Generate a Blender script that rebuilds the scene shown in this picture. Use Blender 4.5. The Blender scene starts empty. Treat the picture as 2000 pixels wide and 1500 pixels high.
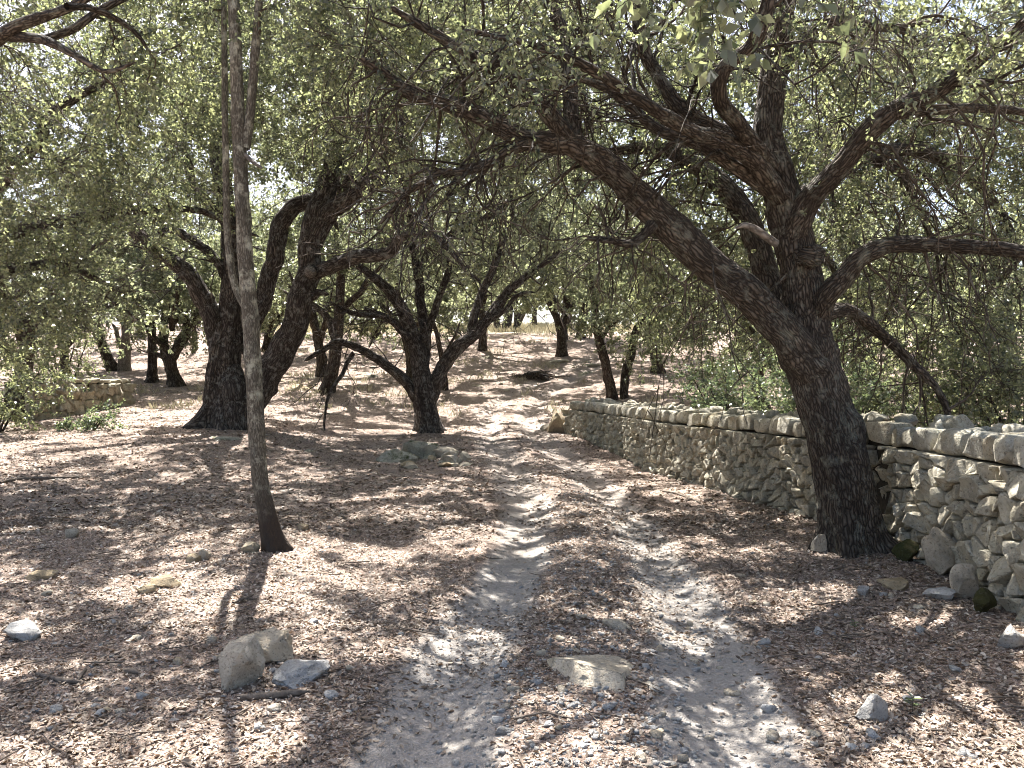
import bpy, math, random
import numpy as np
from mathutils import Vector

SC = bpy.context.scene
COL = SC.collection
rng = np.random.default_rng(11)
random.seed(11)

# ------------------------------------------------------------------ camera, sky, sun, exposure
CAMZ, F, CX, CY = 1.6, 1500.0, 1000.0, 750.0          # photo pixels, 2000 x 1500
cam_d = bpy.data.cameras.new('camera')
cam_d.sensor_width = 36.0
cam_d.lens = 36.0 * F / 2000.0
cam_d.clip_start, cam_d.clip_end = 0.05, 2000.0
cam = bpy.data.objects.new('camera', cam_d)
COL.objects.link(cam)
cam.location = (0, 0, CAMZ)
cam.rotation_euler = (math.radians(90), 0, 0)
SC.camera = cam

SUN_EL, SUN_AZ = math.radians(58), math.radians(-20)   # azimuth from +Y, negative = to the left
world = bpy.data.worlds.new('World')
SC.world = world
world.use_nodes = True
wn = world.node_tree
sky = wn.nodes.new('ShaderNodeTexSky')
sky.sky_type = 'NISHITA'
sky.sun_disc = False
sky.sun_elevation = SUN_EL
sky.sun_rotation = SUN_AZ % (2 * math.pi)
sky.air_density, sky.dust_density = 1.0, 4.0
sky.ozone_density = .8
wn.links.new(sky.outputs[0], wn.nodes['Background'].inputs[0])
wn.nodes['Background'].inputs[1].default_value = 0.075

sun_d = bpy.data.lights.new('sun', 'SUN')
sun_d.energy = 5.0
sun_d.angle = math.radians(0.45)
sun_d.color = (1.0, 0.972, 0.935)
sun = bpy.data.objects.new('sun', sun_d)
COL.objects.link(sun)
sdir = Vector((math.sin(SUN_AZ) * math.cos(SUN_EL), math.cos(SUN_AZ) * math.cos(SUN_EL), math.sin(SUN_EL)))
sun.rotation_euler = sdir.to_track_quat('Z', 'Y').to_euler()
sun.location = sdir * 60

vs = SC.view_settings
vs.view_transform, vs.look, vs.gamma, vs.use_curve_mapping = 'Standard', 'None', 1.0, False
vs.exposure = 2.2
cy = SC.cycles
cy.max_bounces, cy.diffuse_bounces, cy.glossy_bounces, cy.transmission_bounces = 4, 3, 1, 3
cy.use_adaptive_sampling, cy.adaptive_threshold = True, .03
cy.light_sampling_threshold = .03
cy.pixel_filter_type, cy.filter_width = 'BLACKMAN_HARRIS', 1.0
cy.use_denoising = True
cy.caustics_reflective = cy.caustics_refractive = False

# ------------------------------------------------------------------ numeric helpers
def hash01(ix, iy, iz, seed):
    n = (ix * 374761393 + iy * 668265263 + iz * 2147483647 + seed * 1274126177) & 0xffffffff
    n = ((n ^ (n >> 13)) * 1274126177) & 0xffffffff
    n = ((n ^ (n >> 16)) * 2246822519) & 0xffffffff
    return (n ^ (n >> 15)).astype(np.float64) / 0xffffffff

def vnoise(p, seed=0):
    p = np.asarray(p, float)
    i = np.floor(p).astype(np.int64)
    f = p - i
    f = f * f * (3 - 2 * f)
    r = 0
    for dx in (0, 1):
        wx = f[..., 0] if dx else 1 - f[..., 0]
        for dy in (0, 1):
            wy = f[..., 1] if dy else 1 - f[..., 1]
            for dz in (0, 1):
                wz = f[..., 2] if dz else 1 - f[..., 2]
                r = r + wx * wy * wz * hash01(i[..., 0] + dx, i[..., 1] + dy, i[..., 2] + dz, seed)
    return r * 2 - 1

def fbm(p, octaves=4, seed=0, gain=0.5):
    p = np.asarray(p, float)
    a, s, r = 1.0, 0.0, 0
    for k in range(octaves):
        r = r + a * vnoise(p * (2.03 ** k) + 17.3 * k, seed + k)
        s += a
        a *= gain
    return r / s

def noise2(x, y, scale, octaves=3, seed=0):
    return fbm(np.stack([x * scale, y * scale, np.zeros_like(x) + 0.37], -1), octaves, seed)

def smooth(a):
    a = np.clip(a, 0, 1)
    return a * a * (3 - 2 * a)

def norm(v):
    return v / np.maximum(np.linalg.norm(v, axis=-1, keepdims=True), 1e-9)

# ------------------------------------------------------------------ terrain
_py = np.array([-60, 0, 6, 9, 12, 16, 20, 25, 30, 36, 42, 46, 60, 80, 120, 300.0])
_pz = np.array([0, 0, 0, .02, .08, .22, .42, .88, 1.58, 2.72, 4.0, 4.6, 6.05, 7.9, 10.5, 22.0])
_ty = np.linspace(-60, 300, 3601)
_tz = np.convolve(np.pad(np.interp(_ty, _py, _pz), 12, mode='edge'), np.ones(25) / 25, 'valid')
# wheel ruts: distance, X of the left and the right rut
_ry = np.array([-5, 2.5, 3.2, 4.36, 5.33, 6.86, 9.6, 13, 19, 24, 28, 32, 36, 42, 60.0])
_rl = np.array([-.3, -.36, -.36, -.33, -.2, .06, .22, .0, -.6, -.75, .2, 1.8, 3.6, 6.5, 15])
_rr = np.array([.9, .9, .94, 1.14, 1.23, 1.33, 1.36, 1.2, .55, .5, 1.4, 3.0, 4.8, 7.8, 16])
_sy = np.linspace(-5, 60, 651)
_k = np.ones(15) / 15
_sl = np.convolve(np.pad(np.interp(_sy, _ry, _rl), 7, mode='edge'), _k, 'valid')
_sr = np.convolve(np.pad(np.interp(_sy, _ry, _rr), 7, mode='edge'), _k, 'valid')
def ruts(y):
    return np.interp(y, _sy, _sl), np.interp(y, _sy, _sr)
# foot of the drystone wall (front face), far end first: (X, Y)
WALL = np.array([(1.38, 19.2), (1.75, 17.3), (2.08, 15.4), (2.34, 13.6), (2.62, 12.0), (2.86, 10.6), (3.03, 9.4), (3.2, 8.2), (3.38, 7.2), (3.42, 6.3), (3.32, 5.4), (3.18, 4.6), (3.1, 3.6), (3.1, 2.4), (3.15, 1.0)])
def wall_x(y):
    o = np.argsort(WALL[:, 1])
    return np.interp(y, WALL[o, 1], WALL[o, 0])

def track_mask(x, y):
    l, r = ruts(y)
    w = np.interp(y, [3, 7, 12, 20, 40], [.32, .29, .40, .50, .5])
    n = noise2(x, y, 2.2, 3, 5) * .10
    dl, dr = np.abs(x - l) + n, np.abs(x - r) + n
    m = np.maximum(1 - smooth((dl - w * .55) / (w * .9)), 1 - smooth((dr - w * .55) / (w * .9)))
    return m * (1 - smooth((y - 34) / 8)) * np.interp(y, [5.5, 8, 12, 18, 25], [1, .72, .46, .42, .35]) * (.95 + .4 * noise2(x, y, 1.3, 3, 15))

def G(x, y):
    x, y = np.asarray(x, float), np.asarray(y, float)
    z = np.interp(y, _ty, _tz)
    l, r = ruts(y)
    c = (l + r) / 2
    z = z + .30 * smooth((-x - 2.2) / 4.5) * smooth((y - 9) / 8) * (1 - smooth((y - 26) / 12))
    z = z + .13 * smooth((x - 1.9) / 1.3) * (1 - smooth((y - 9) / 7))
    z = z + .35 * smooth((x - wall_x(y) - .5) / 3) * (1 - smooth((y - 25) / 20))
    z = z + .8 * smooth((np.abs(x) - 25) / 40) * noise2(x, y, .03, 2, 9)
    near = smooth((y - 1) / 3)
    z = z + .045 * noise2(x, y, .9, 3, 1) * near + .10 * noise2(x, y, .23, 2, 2) * smooth((y - 7) / 8)
    fade = 1 - smooth((y - 30) / 10)
    wd = .26
    z = z - fade * .075 * (np.exp(-((x - l) / wd) ** 2) + np.exp(-((x - r) / wd) ** 2))
    z = z + fade * .03 * np.exp(-((x - c) / .4) ** 2)
    z = z + .012 * noise2(x, y, 4.0, 3, 3) * (1 - smooth((y - 14) / 10))
    return z

def g1(x, y):
    return float(G(np.array([x]), np.array([y]))[0])

_Ys = np.concatenate([np.linspace(1.5, 20, 1400), np.linspace(20, 90, 1500)])
def at_ground(px, py):
    X = (px - CX) / F * _Ys
    Z = CAMZ + (CY - py) / F * _Ys
    g = G(X, _Ys)
    k = np.where(Z < g)[0]
    k = k[0] if len(k) else len(_Ys) - 1
    return float(X[k]), float(_Ys[k]), float(g[k])

def at(px, py, Y):
    return np.array([(px - CX) / F * Y, Y, CAMZ + (CY - py) / F * Y])

# ------------------------------------------------------------------ mesh helpers
def mesh_from(name, verts, faces, attrs=None, smooth_shade=True, mat=None):
    """faces: list of int arrays (n,3) or (n,4)"""
    me = bpy.data.meshes.new(name)
    verts = np.ascontiguousarray(verts, np.float32)
    me.vertices.add(len(verts))
    me.vertices.foreach_set('co', verts.ravel())
    faces = [np.asarray(f, np.int32) for f in faces if len(f)]
    loops = np.concatenate([f.ravel() for f in faces])
    sizes = np.concatenate([np.full(len(f), f.shape[1], np.int32) for f in faces])
    starts = np.concatenate([[0], np.cumsum(sizes)[:-1]]).astype(np.int32)
    me.loops.add(len(loops))
    me.loops.foreach_set('vertex_index', loops)
    me.polygons.add(len(sizes))
    me.polygons.foreach_set('loop_start', starts)
    me.polygons.foreach_set('loop_total', sizes)
    me.update(calc_edges=True)
    if smooth_shade:
        me.polygons.foreach_set('use_smooth', np.ones(len(sizes), bool))
    for k, a in (attrs or {}).items():
        a = np.asarray(a, np.float32)
        if a.ndim == 1:
            me.attributes.new(k, 'FLOAT', 'POINT').data.foreach_set('value', a)
        else:
            me.attributes.new(k, 'FLOAT_VECTOR', 'POINT').data.foreach_set('vector', np.ascontiguousarray(a).ravel())
    if mat:
        me.materials.append(mat)
    return me

def add(name, data, parent=None, label=None, cat=None, group=None, kind=None, loc=None):
    o = bpy.data.objects.new(name, data)
    COL.objects.link(o)
    if parent is not None:
        o.parent = parent
    if loc is not None:
        o.location = loc
    for k, v in (('label', label), ('category', cat), ('group', group), ('kind', kind)):
        if v:
            o[k] = v
    return o

class Acc:
    def __init__(s):
        s.v, s.f, s.a, s.n = [], {3: [], 4: []}, {}, 0
    def put(s, v, faces, **attrs):
        for f in faces:
            if len(f):
                s.f[f.shape[1]].append(f + s.n)
        s.v.append(v)
        for k, a in attrs.items():
            s.a.setdefault(k, []).append(a)
        s.n += len(v)
    def mesh(s, name, mat, smooth_shade=True, origin=(0, 0, 0)):
        fs = [np.concatenate(x) for x in s.f.values() if x]
        return mesh_from(name, np.concatenate(s.v) - np.array(origin), fs, {k: np.concatenate(a) for k, a in s.a.items()}, smooth_shade, mat)

# ------------------------------------------------------------------ materials
class NT:
    def __init__(s, name):
        s.m = bpy.data.materials.new(name)
        s.m.use_nodes = True
        s.t = s.m.node_tree
        s.b = s.t.nodes['Principled BSDF']
        s.out = s.t.nodes['Material Output']
    def n(s, typ, ins=None, **props):
        nd = s.t.nodes.new('ShaderNode' + typ)
        for k, v in props.items():
            setattr(nd, k, v)
        for k, v in (ins or {}).items():
            s.set(nd.inputs[k], v)
        return nd
    def set(s, sock, v):
        if isinstance(v, bpy.types.NodeSocket):
            s.t.links.new(v, sock)
        else:
            if sock.type == 'RGBA' and len(v) == 3:
                v = (*v, 1)
            sock.default_value = v
    def attr(s, name, vec=False):
        return s.n('Attribute', attribute_name=name).outputs['Vector' if vec else 'Fac']
    def noise(s, vec, scale, detail=3, rough=.55, dist=0):
        return s.n('TexNoise', {'Vector': vec, 'Scale': scale, 'Detail': detail, 'Roughness': rough, 'Distortion': dist}).outputs['Fac']
    def ramp(s, fac, stops):
        r = s.n('ValToRGB', {'Fac': fac})
        e = r.color_ramp.elements
        while len(e) > 1:
            e.remove(e[-1])
        for i, (p, c) in enumerate(stops):
            c = (c, c, c) if isinstance(c, (int, float)) else c
            el = e[0] if i == 0 else e.new(p)
            el.position = p
            el.color = (*c, 1)
        return r.outputs['Color']
    def mix(s, fac, a, b, mode='MIX'):
        m = s.n('Mix', data_type='RGBA', blend_type=mode)
        for k, v in ((0, fac), (6, a), (7, b)):
            s.set(m.inputs[k], v)
        return m.outputs[2]
    def math(s, op, a, b=0.0, clamp=False):
        m = s.n('Math', operation=op, use_clamp=clamp)
        s.set(m.inputs[0], a)
        s.set(m.inputs[1], b)
        return m.outputs[0]
    def mapping(s, vec, scale=(1, 1, 1), loc=(0, 0, 0)):
        return s.n('Mapping', {'Vector': vec, 'Scale': scale, 'Location': loc}).outputs[0]
    def bump(s, height, strength, dist, normal=None):
        d = {'Height': height, 'Strength': strength, 'Distance': dist}
        if normal is not None:
            d['Normal'] = normal
        return s.n('Bump', d).outputs[0]
    def base(s, col, rough=.8, spec=.25, normal=None):
        s.set(s.b.inputs['Base Color'], col)
        s.set(s.b.inputs['Roughness'], rough)
        s.set(s.b.inputs['Specular IOR Level'], spec)
        if normal is not None:
            s.set(s.b.inputs['Normal'], normal)
        return s.m

def leaf_material(name, stops, trans, tfac=.38, rough=.42, spec=.45, under=None):
    t = NT(name)
    a = t.attr('tint')
    c = t.ramp(a, stops)
    if under:
        c = t.mix(t.math('MULTIPLY', t.n('NewGeometry').outputs['Backfacing'], .75), c, under)
    t.base(c, rough, spec)
    tc = t.mix(a, trans[0], trans[1])
    tr = t.n('BsdfTranslucent', {'Color': tc})
    mx = t.n('MixShader', {0: tfac, 1: t.b.outputs[0], 2: tr.outputs[0]})
    t.t.links.new(mx.outputs[0], t.out.inputs[0])
    return t.m

OAKLEAF = leaf_material('holm_oak_leaf', [(0, (.032, .044, .032)), (.4, (.070, .084, .056)), (.75, (.13, .14, .092)), (.93, (.21, .205, .13)), (1, (.24, .17, .10))],
                        ((.13, .16, .075), (.66, .69, .30)), .47, .24, .65, (.24, .245, .21))
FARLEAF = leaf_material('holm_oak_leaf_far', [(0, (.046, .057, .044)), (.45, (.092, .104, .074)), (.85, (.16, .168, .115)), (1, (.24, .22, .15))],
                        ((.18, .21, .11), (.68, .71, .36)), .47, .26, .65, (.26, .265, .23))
SHRUBLEAF = leaf_material('shrub_leaf', [(0, (.04, .062, .046)), (.6, (.075, .10, .074)), (1, (.13, .145, .10))],
                          ((.10, .15, .06), (.40, .46, .20)), .42, .28, .6, (.18, .20, .17))
LITTER = leaf_material('dead_leaf', [(0, (.10, .074, .052)), (.35, (.21, .16, .118)), (.7, (.36, .292, .226)), (1, (.60, .52, .43))],
                       ((.2, .12, .07), (.35, .22, .14)), .12, .6, .3)
STRAW = leaf_material('dry_grass_blade', [(0, (.36, .32, .22)), (1, (.52, .47, .35))], ((.3, .27, .16), (.42, .38, .25)), .3, .7, .2)

def bark_material(name, dark, mid, light, lichen=(.34, .34, .27), lich=.3, scale=1.0, bump=.9, foot=None):
    t = NT(name)
    v = t.attr('bark', True)
    wob = t.n('TexNoise', {'Vector': t.mapping(v, (6 * scale, 6 * scale, 5 * scale)), 'Scale': 1.0, 'Detail': 2}).outputs['Color']
    vv = t.n('VectorMath', {0: t.mapping(v, (33 * scale, 33 * scale, 6.5 * scale)), 1: t.n('VectorMath', {0: wob, 'Scale': 2.6}, operation='SCALE').outputs[0]}, operation='ADD').outputs[0]
    vor = t.n('TexVoronoi', {'Vector': vv, 'Scale': 1.0, 'Randomness': 1.0}, feature='DISTANCE_TO_EDGE').outputs['Distance']
    plate = t.ramp(vor, [(0, 0.0), (.16, .5), (.42, 1.0)])
    fine = t.noise(t.mapping(v, (60 * scale, 60 * scale, 22 * scale)), 1.0, 4, .65)
    big = t.noise(t.mapping(v, (2.2, 2.2, 1.1)), 1.0, 3)
    h = t.math('ADD', t.math('MULTIPLY', plate, .75), t.math('MULTIPLY', fine, .45))
    c = t.ramp(h, [(.15, dark), (.55, mid), (1.0, light)])
    c = t.mix(t.ramp(big, [(.35, .55), (.65, 0.0)]), c, dark)
    lm = t.math('MULTIPLY', t.ramp(t.noise(t.mapping(v, (9, 9, 7)), 1.0, 5, .7), [(.52, 0.0), (.66, 1.0)]), lich)
    c = t.mix(lm, c, lichen)
    if foot:
        f = t.attr('height')
        c = t.mix(t.ramp(f, [(foot[0], 1.0), (foot[1], 0.0)]), c, foot[2])
    return t.base(c, .9, .15, t.bump(h, bump, .02))

BARK_OAK = bark_material('oak_bark_fissured', (.016, .013, .011), (.085, .068, .052), (.20, .165, .13), lich=.35, bump=1.0, scale=1.35)
BARK_DARK = bark_material('oak_bark_dark', (.016, .013, .012), (.075, .062, .052), (.22, .185, .155), (.32, .31, .28), .5, scale=.8, bump=.9)
BARK_FAR = bark_material('oak_bark_far', (.02, .016, .013), (.065, .05, .04), (.17, .14, .11), (.3, .29, .25), .35, scale=.6, bump=.8)
BARK_LICHEN = bark_material('sapling_bark_lichened', (.06, .052, .040), (.16, .14, .108), (.31, .28, .22), (.46, .44, .34), .85, scale=1.9, bump=.6, foot=(.25, .8, (.055, .042, .033)))
BARK_PALE = bark_material('weathered_grey_bark', (.08, .07, .06), (.22, .19, .16), (.42, .38, .33), (.45, .42, .36), .3, scale=.9, bump=.6)
TWIG = bark_material('twig_bark', (.03, .024, .018), (.09, .07, .052), (.19, .155, .12), (.3, .28, .22), .3, bump=.3)

def stone_material(name, a, b, c, lichen=.5, moss=0.0, scale=1.0):
    t = NT(name)
    pos = t.n('NewGeometry').outputs['Position']
    rnd = t.n('ObjectInfo').outputs['Random']
    isl = t.n('NewGeometry').outputs['Random Per Island']
    rr = t.math('FRACT', t.math('ADD', rnd, isl))
    base = t.ramp(rr, [(0, a), (.5, b), (1, c)])
    n1 = t.noise(pos, 6 * scale, 6, .65)
    base = t.mix(t.ramp(n1, [(.42, .0), (.70, .75)]), base, tuple(x * .38 for x in b))
    n2 = t.noise(pos, 14 * scale, 5, .7, 1.2)
    base = t.mix(t.math('MULTIPLY', t.ramp(n2, [(.53, 0.0), (.66, 1.0)]), lichen), base, (.50, .485, .42))
    n3 = t.noise(pos, 2.3 * scale, 4, .6)
    base = t.mix(t.ramp(n3, [(.55, 0.0), (.72, .55)]), base, (.36, .27, .14))
    n4 = t.noise(pos, 42 * scale, 4, .75)
    pits = t.ramp(n4, [(.34, .0), (.46, 1.0)])
    base = t.mix(t.math('MULTIPLY', t.math('SUBTRACT', 1.0, pits), .7), base, (.09, .075, .055))
    if moss:
        nz = t.n('SeparateXYZ', {0: t.n('NewGeometry').outputs['Normal']}).outputs[2]
        mm = t.math('MULTIPLY', t.ramp(nz, [(.1, 0.0), (.6, 1.0)]), t.ramp(t.noise(pos, 5.5, 6, .75), [(.47, 0.0), (.64, 1.0)]))
        base = t.mix(t.math('MULTIPLY', mm, moss), base, (.045, .055, .012))
    hgt = t.math('ADD', t.math('MULTIPLY', n1, .8), t.math('ADD', t.math('MULTIPLY', n4, .45), t.math('MULTIPLY', n2, .4)))
    return t.base(base, .92, .2, t.bump(hgt, 1.0, .045))

STONE = stone_material('drystone_limestone', (.46, .41, .30), (.52, .475, .37), (.41, .36, .26), .55)
COPING = stone_material('coping_limestone', (.46, .42, .325), (.51, .47, .375), (.46, .41, .30), .6, .35)
ROCK = stone_material('pale_field_rock', (.54, .46, .34), (.60, .52, .41), (.52, .42, .29), .4, 0, 1.4)
ROCKMOSS = stone_material('mossy_rock', (.40, .37, .29), (.44, .41, .33), (.36, .31, .22), .5, .95)
OCHRE = stone_material('ochre_stone', (.44, .34, .21), (.50, .39, .25), (.47, .38, .27), .15, 0, 1.6)
GREY = stone_material('pale_grey_stone', (.46, .445, .42), (.56, .545, .52), (.49, .46, .41), .2, 0, 2.0)

def plain(name, col, rough=.9, nscale=30, var=.5):
    t = NT(name)
    pos = t.n('NewGeometry').outputs['Position']
    n = t.noise(pos, nscale, 4, .65)
    c = t.mix(t.ramp(n, [(.35, 0.0), (.7, 1.0)]), tuple(x * (1 - var) for x in col), col)
    return t.base(c, rough, .15, t.bump(n, .5, .01))
CORE = plain('wall_core_gap_shade', (.06, .05, .037))  # dark colour puts shade into the gaps between the stones
MOSS = stone_material('moss_covered_stone', (.075, .078, .026), (.06, .066, .02), (.09, .085, .03), .12, .6, 3.5)
DEADWOOD = plain('dead_wood', (.21, .17, .135), .9, 40, .55)

def ground_material():
    t = NT('forest_floor')
    pos = t.n('NewGeometry').outputs['Position']
    tr, fld, lit = t.attr('track'), t.attr('field'), t.attr('litter')
    v = t.n('TexVoronoi', {'Vector': t.n('VectorMath', {0: pos, 1: t.n('TexNoise', {'Vector': pos, 'Scale': 9.0}).outputs['Color']}, operation='ADD').outputs[0], 'Scale': 24.0}, feature='F1')
    leafc = t.ramp(t.n('SeparateXYZ', {0: v.outputs['Color']}).outputs[0], [(0, (.13, .09, .065)), (.4, (.24, .175, .135)), (.75, (.36, .28, .23)), (1, (.52, .44, .37))])
    big = t.noise(pos, .9, 5, .65)
    soil = t.ramp(t.noise(pos, 7, 6, .7), [(.3, (.20, .155, .12)), (.7, (.35, .28, .23))])
    c = t.mix(t.ramp(t.math('ADD', t.math('MULTIPLY', lit, .75), t.math('MULTIPLY', big, .5)), [(.45, 0.0), (.75, 1.0)]), soil, leafc)
    c = t.mix(t.ramp(t.noise(pos, 2.6, 4, .7), [(.4, .0), (.75, .35)]), c, (.14, .095, .07))
    pale = t.ramp(t.noise(pos, .6, 5, .7), [(.54, .0), (.74, .35)])
    c = t.mix(pale, c, (.42, .365, .315))
    peb = t.ramp(t.noise(pos, 5.5, 6, .8, .6), [(.62, 0.0), (.68, .55)])
    c = t.mix(peb, c, (.50, .46, .40))
    dust = t.ramp(t.noise(pos, 34, 5, .75), [(.3, (.26, .23, .20)), (.62, (.39, .355, .315)), (.8, (.52, .485, .44))])
    c = t.mix(t.ramp(tr, [(.15, 0.0), (.75, 1.0)]), c, dust)
    straw = t.ramp(t.noise(pos, 3.0, 5, .7), [(.3, (.40, .34, .23)), (.7, (.52, .46, .34))])
    c = t.mix(fld, c, straw)
    hv = t.math('ADD', t.math('MULTIPLY', v.outputs['Distance'], .8), t.math('MULTIPLY', t.noise(pos, 45, 5, .7), .6))
    return t.base(c, .93, .12, t.bump(hv, .75, .02))
GROUND = ground_material()

# ------------------------------------------------------------------ ground and track (one sheet, cut along the track's edge)
def graded(edges_steps):
    out = [edges_steps[0][0]]
    for (a, s0), (b, s1) in zip(edges_steps[:-1], edges_steps[1:]):
        x = a
        while x < b - 1e-6:
            f = (x - a) / (b - a)
            x = min(b, x + s0 + (s1 - s0) * f)
            out.append(x)
    return np.array(out)

gy = np.concatenate([[-60, -30, -12, -5, -1.5], graded([(.5, .3), (2.6, .05), (9, .08), (20, .2), (50, .5), (120, 6), (420, 60)])])
xr = graded([(0, .055), (4.2, .08), (9, .3), (30, 1.2), (120, 12), (420, 60)])
gx = np.concatenate([-xr[:0:-1], xr])
GX, GY = np.meshgrid(gx, gy)
GZ = G(GX, GY)
V = np.stack([GX, GY, GZ], -1).reshape(-1, 3)
nx, ny = len(gx), len(gy)
ii = np.arange(nx * ny).reshape(ny, nx)
Q = np.stack([ii[:-1, :-1], ii[:-1, 1:], ii[1:, 1:], ii[1:, :-1]], -1).reshape(-1, 4)
TM = track_mask(V[:, 0], V[:, 1])
l_, r_ = ruts(V[:, 1])
FLD = smooth((V[:, 1] + noise2(V[:, 0], V[:, 1], .25, 3, 8) * 2.5 - 46.5) / 2.0) * smooth((V[:, 0] + 22) / 8)
LIT = 1 - TM
inside = (V[:, 0] > l_ - .42) & (V[:, 0] < r_ + .42) & (V[:, 1] < 38) & (V[:, 1] > -2)
fin = inside[Q].sum(1) >= 3
def sub(sel, name):
    q = Q[sel]
    u, inv = np.unique(q, return_inverse=True)
    me = mesh_from(name, V[u], [inv.reshape(-1, 4)], {'track': TM[u], 'field': FLD[u], 'litter': LIT[u]}, True, GROUND)
    return add(name, me, kind='structure')
sub(~fin, 'ground')
sub(fin, 'dirt_track')

# ------------------------------------------------------------------ leaf and twig builders
def make_leaves(acc, pos, d, n, size, ratio, tint, hi=False, fold=.12, curl=.1):
    d = norm(d)
    s = norm(np.cross(d, n))
    n = np.cross(s, d)
    L = size[:, None]
    W = L * ratio
    k = len(pos)
    if hi:
        vs_ = [pos, pos + d * L * .28 + s * W * .46 + n * L * fold, pos + d * L * .68 + s * W * .42 + n * L * fold * .8, pos + d * L - n * L * curl,
               pos + d * L * .68 - s * W * .42 + n * L * fold * .8, pos + d * L * .28 - s * W * .46 + n * L * fold]
        v = np.stack(vs_, 1).reshape(-1, 3)
        b = np.arange(k)[:, None] * 6
        f = np.concatenate([b + np.array([0, 1, 2, 3]), b + np.array([0, 3, 4, 5])])
        acc.put(v, [f], tint=np.repeat(tint, 6))
    else:
        vs_ = [pos, pos + d * L * .48 + s * W * .55 + n * L * fold, pos + d * L - n * L * curl, pos + d * L * .48 - s * W * .55 + n * L * fold]
        v = np.stack(vs_, 1).reshape(-1, 3)
        f = np.arange(k)[:, None] * 4 + np.array([0, 1, 2, 3])
        acc.put(v, [f], tint=np.repeat(tint, 4))

def batch_tubes(acc, P, R, sides=3):
    """P (T,k,3), R (T,k)"""
    T, k, _ = P.shape
    tan = norm(np.gradient(P, axis=1))
    ref = np.where(np.abs(tan[..., 2:3]) > .9, np.array([1.0, 0, 0]), np.array([0, 0, 1.0]))
    a = norm(np.cross(tan, ref))
    b = np.cross(tan, a)
    th = np.arange(sides) / sides * 2 * np.pi
    ring = a[:, :, None] * np.cos(th)[:, None] + b[:, :, None] * np.sin(th)[:, None]
    v = (P[:, :, None] + ring * R[:, :, None, None])
    seg = np.concatenate([np.zeros((T, 1)), np.cumsum(np.linalg.norm(np.diff(P, axis=1), axis=-1), 1)], 1)
    bk = np.stack(np.broadcast_arrays(np.cos(th) * R[..., None] + P[:, :1, :1], np.sin(th) * R[..., None], seg[..., None] + P[:, :1, 2:3]), -1)
    idx = np.arange(T * k * sides).reshape(T, k, sides)
    nx_ = np.roll(idx, -1, 2)
    f = np.stack([idx[:, :-1], nx_[:, :-1], nx_[:, 1:], idx[:, 1:]], -1).reshape(-1, 4)
    acc.put(v.reshape(-1, 3), [f], bark=bk.reshape(-1, 3))

def catmull(P, R, step):
    P, R = np.asarray(P, float), np.asarray(R, float)
    E = np.concatenate([[2 * P[0] - P[1]], P, [2 * P[-1] - P[-2]]])
    ER = np.concatenate([[R[0]], R, [R[-1]]])
    op, orr = [], []
    for i in range(len(P) - 1):
        m = max(2, int(np.linalg.norm(P[i + 1] - P[i]) / step))
        t = (np.arange(m) / m)[:, None]
        p0, p1, p2, p3 = E[i:i + 4]
        op.append(.5 * (2 * p1 + (p2 - p0) * t + (2 * p0 - 5 * p1 + 4 * p2 - p3) * t ** 2 + (3 * p1 - p0 - 3 * p2 + p3) * t ** 3))
        orr.append(ER[i + 1] + (ER[i + 2] - ER[i + 1]) * smooth(t[:, 0]))
    op.append(P[-1:])
    orr.append(R[-1:])
    return np.concatenate(op), np.concatenate(orr)

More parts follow.
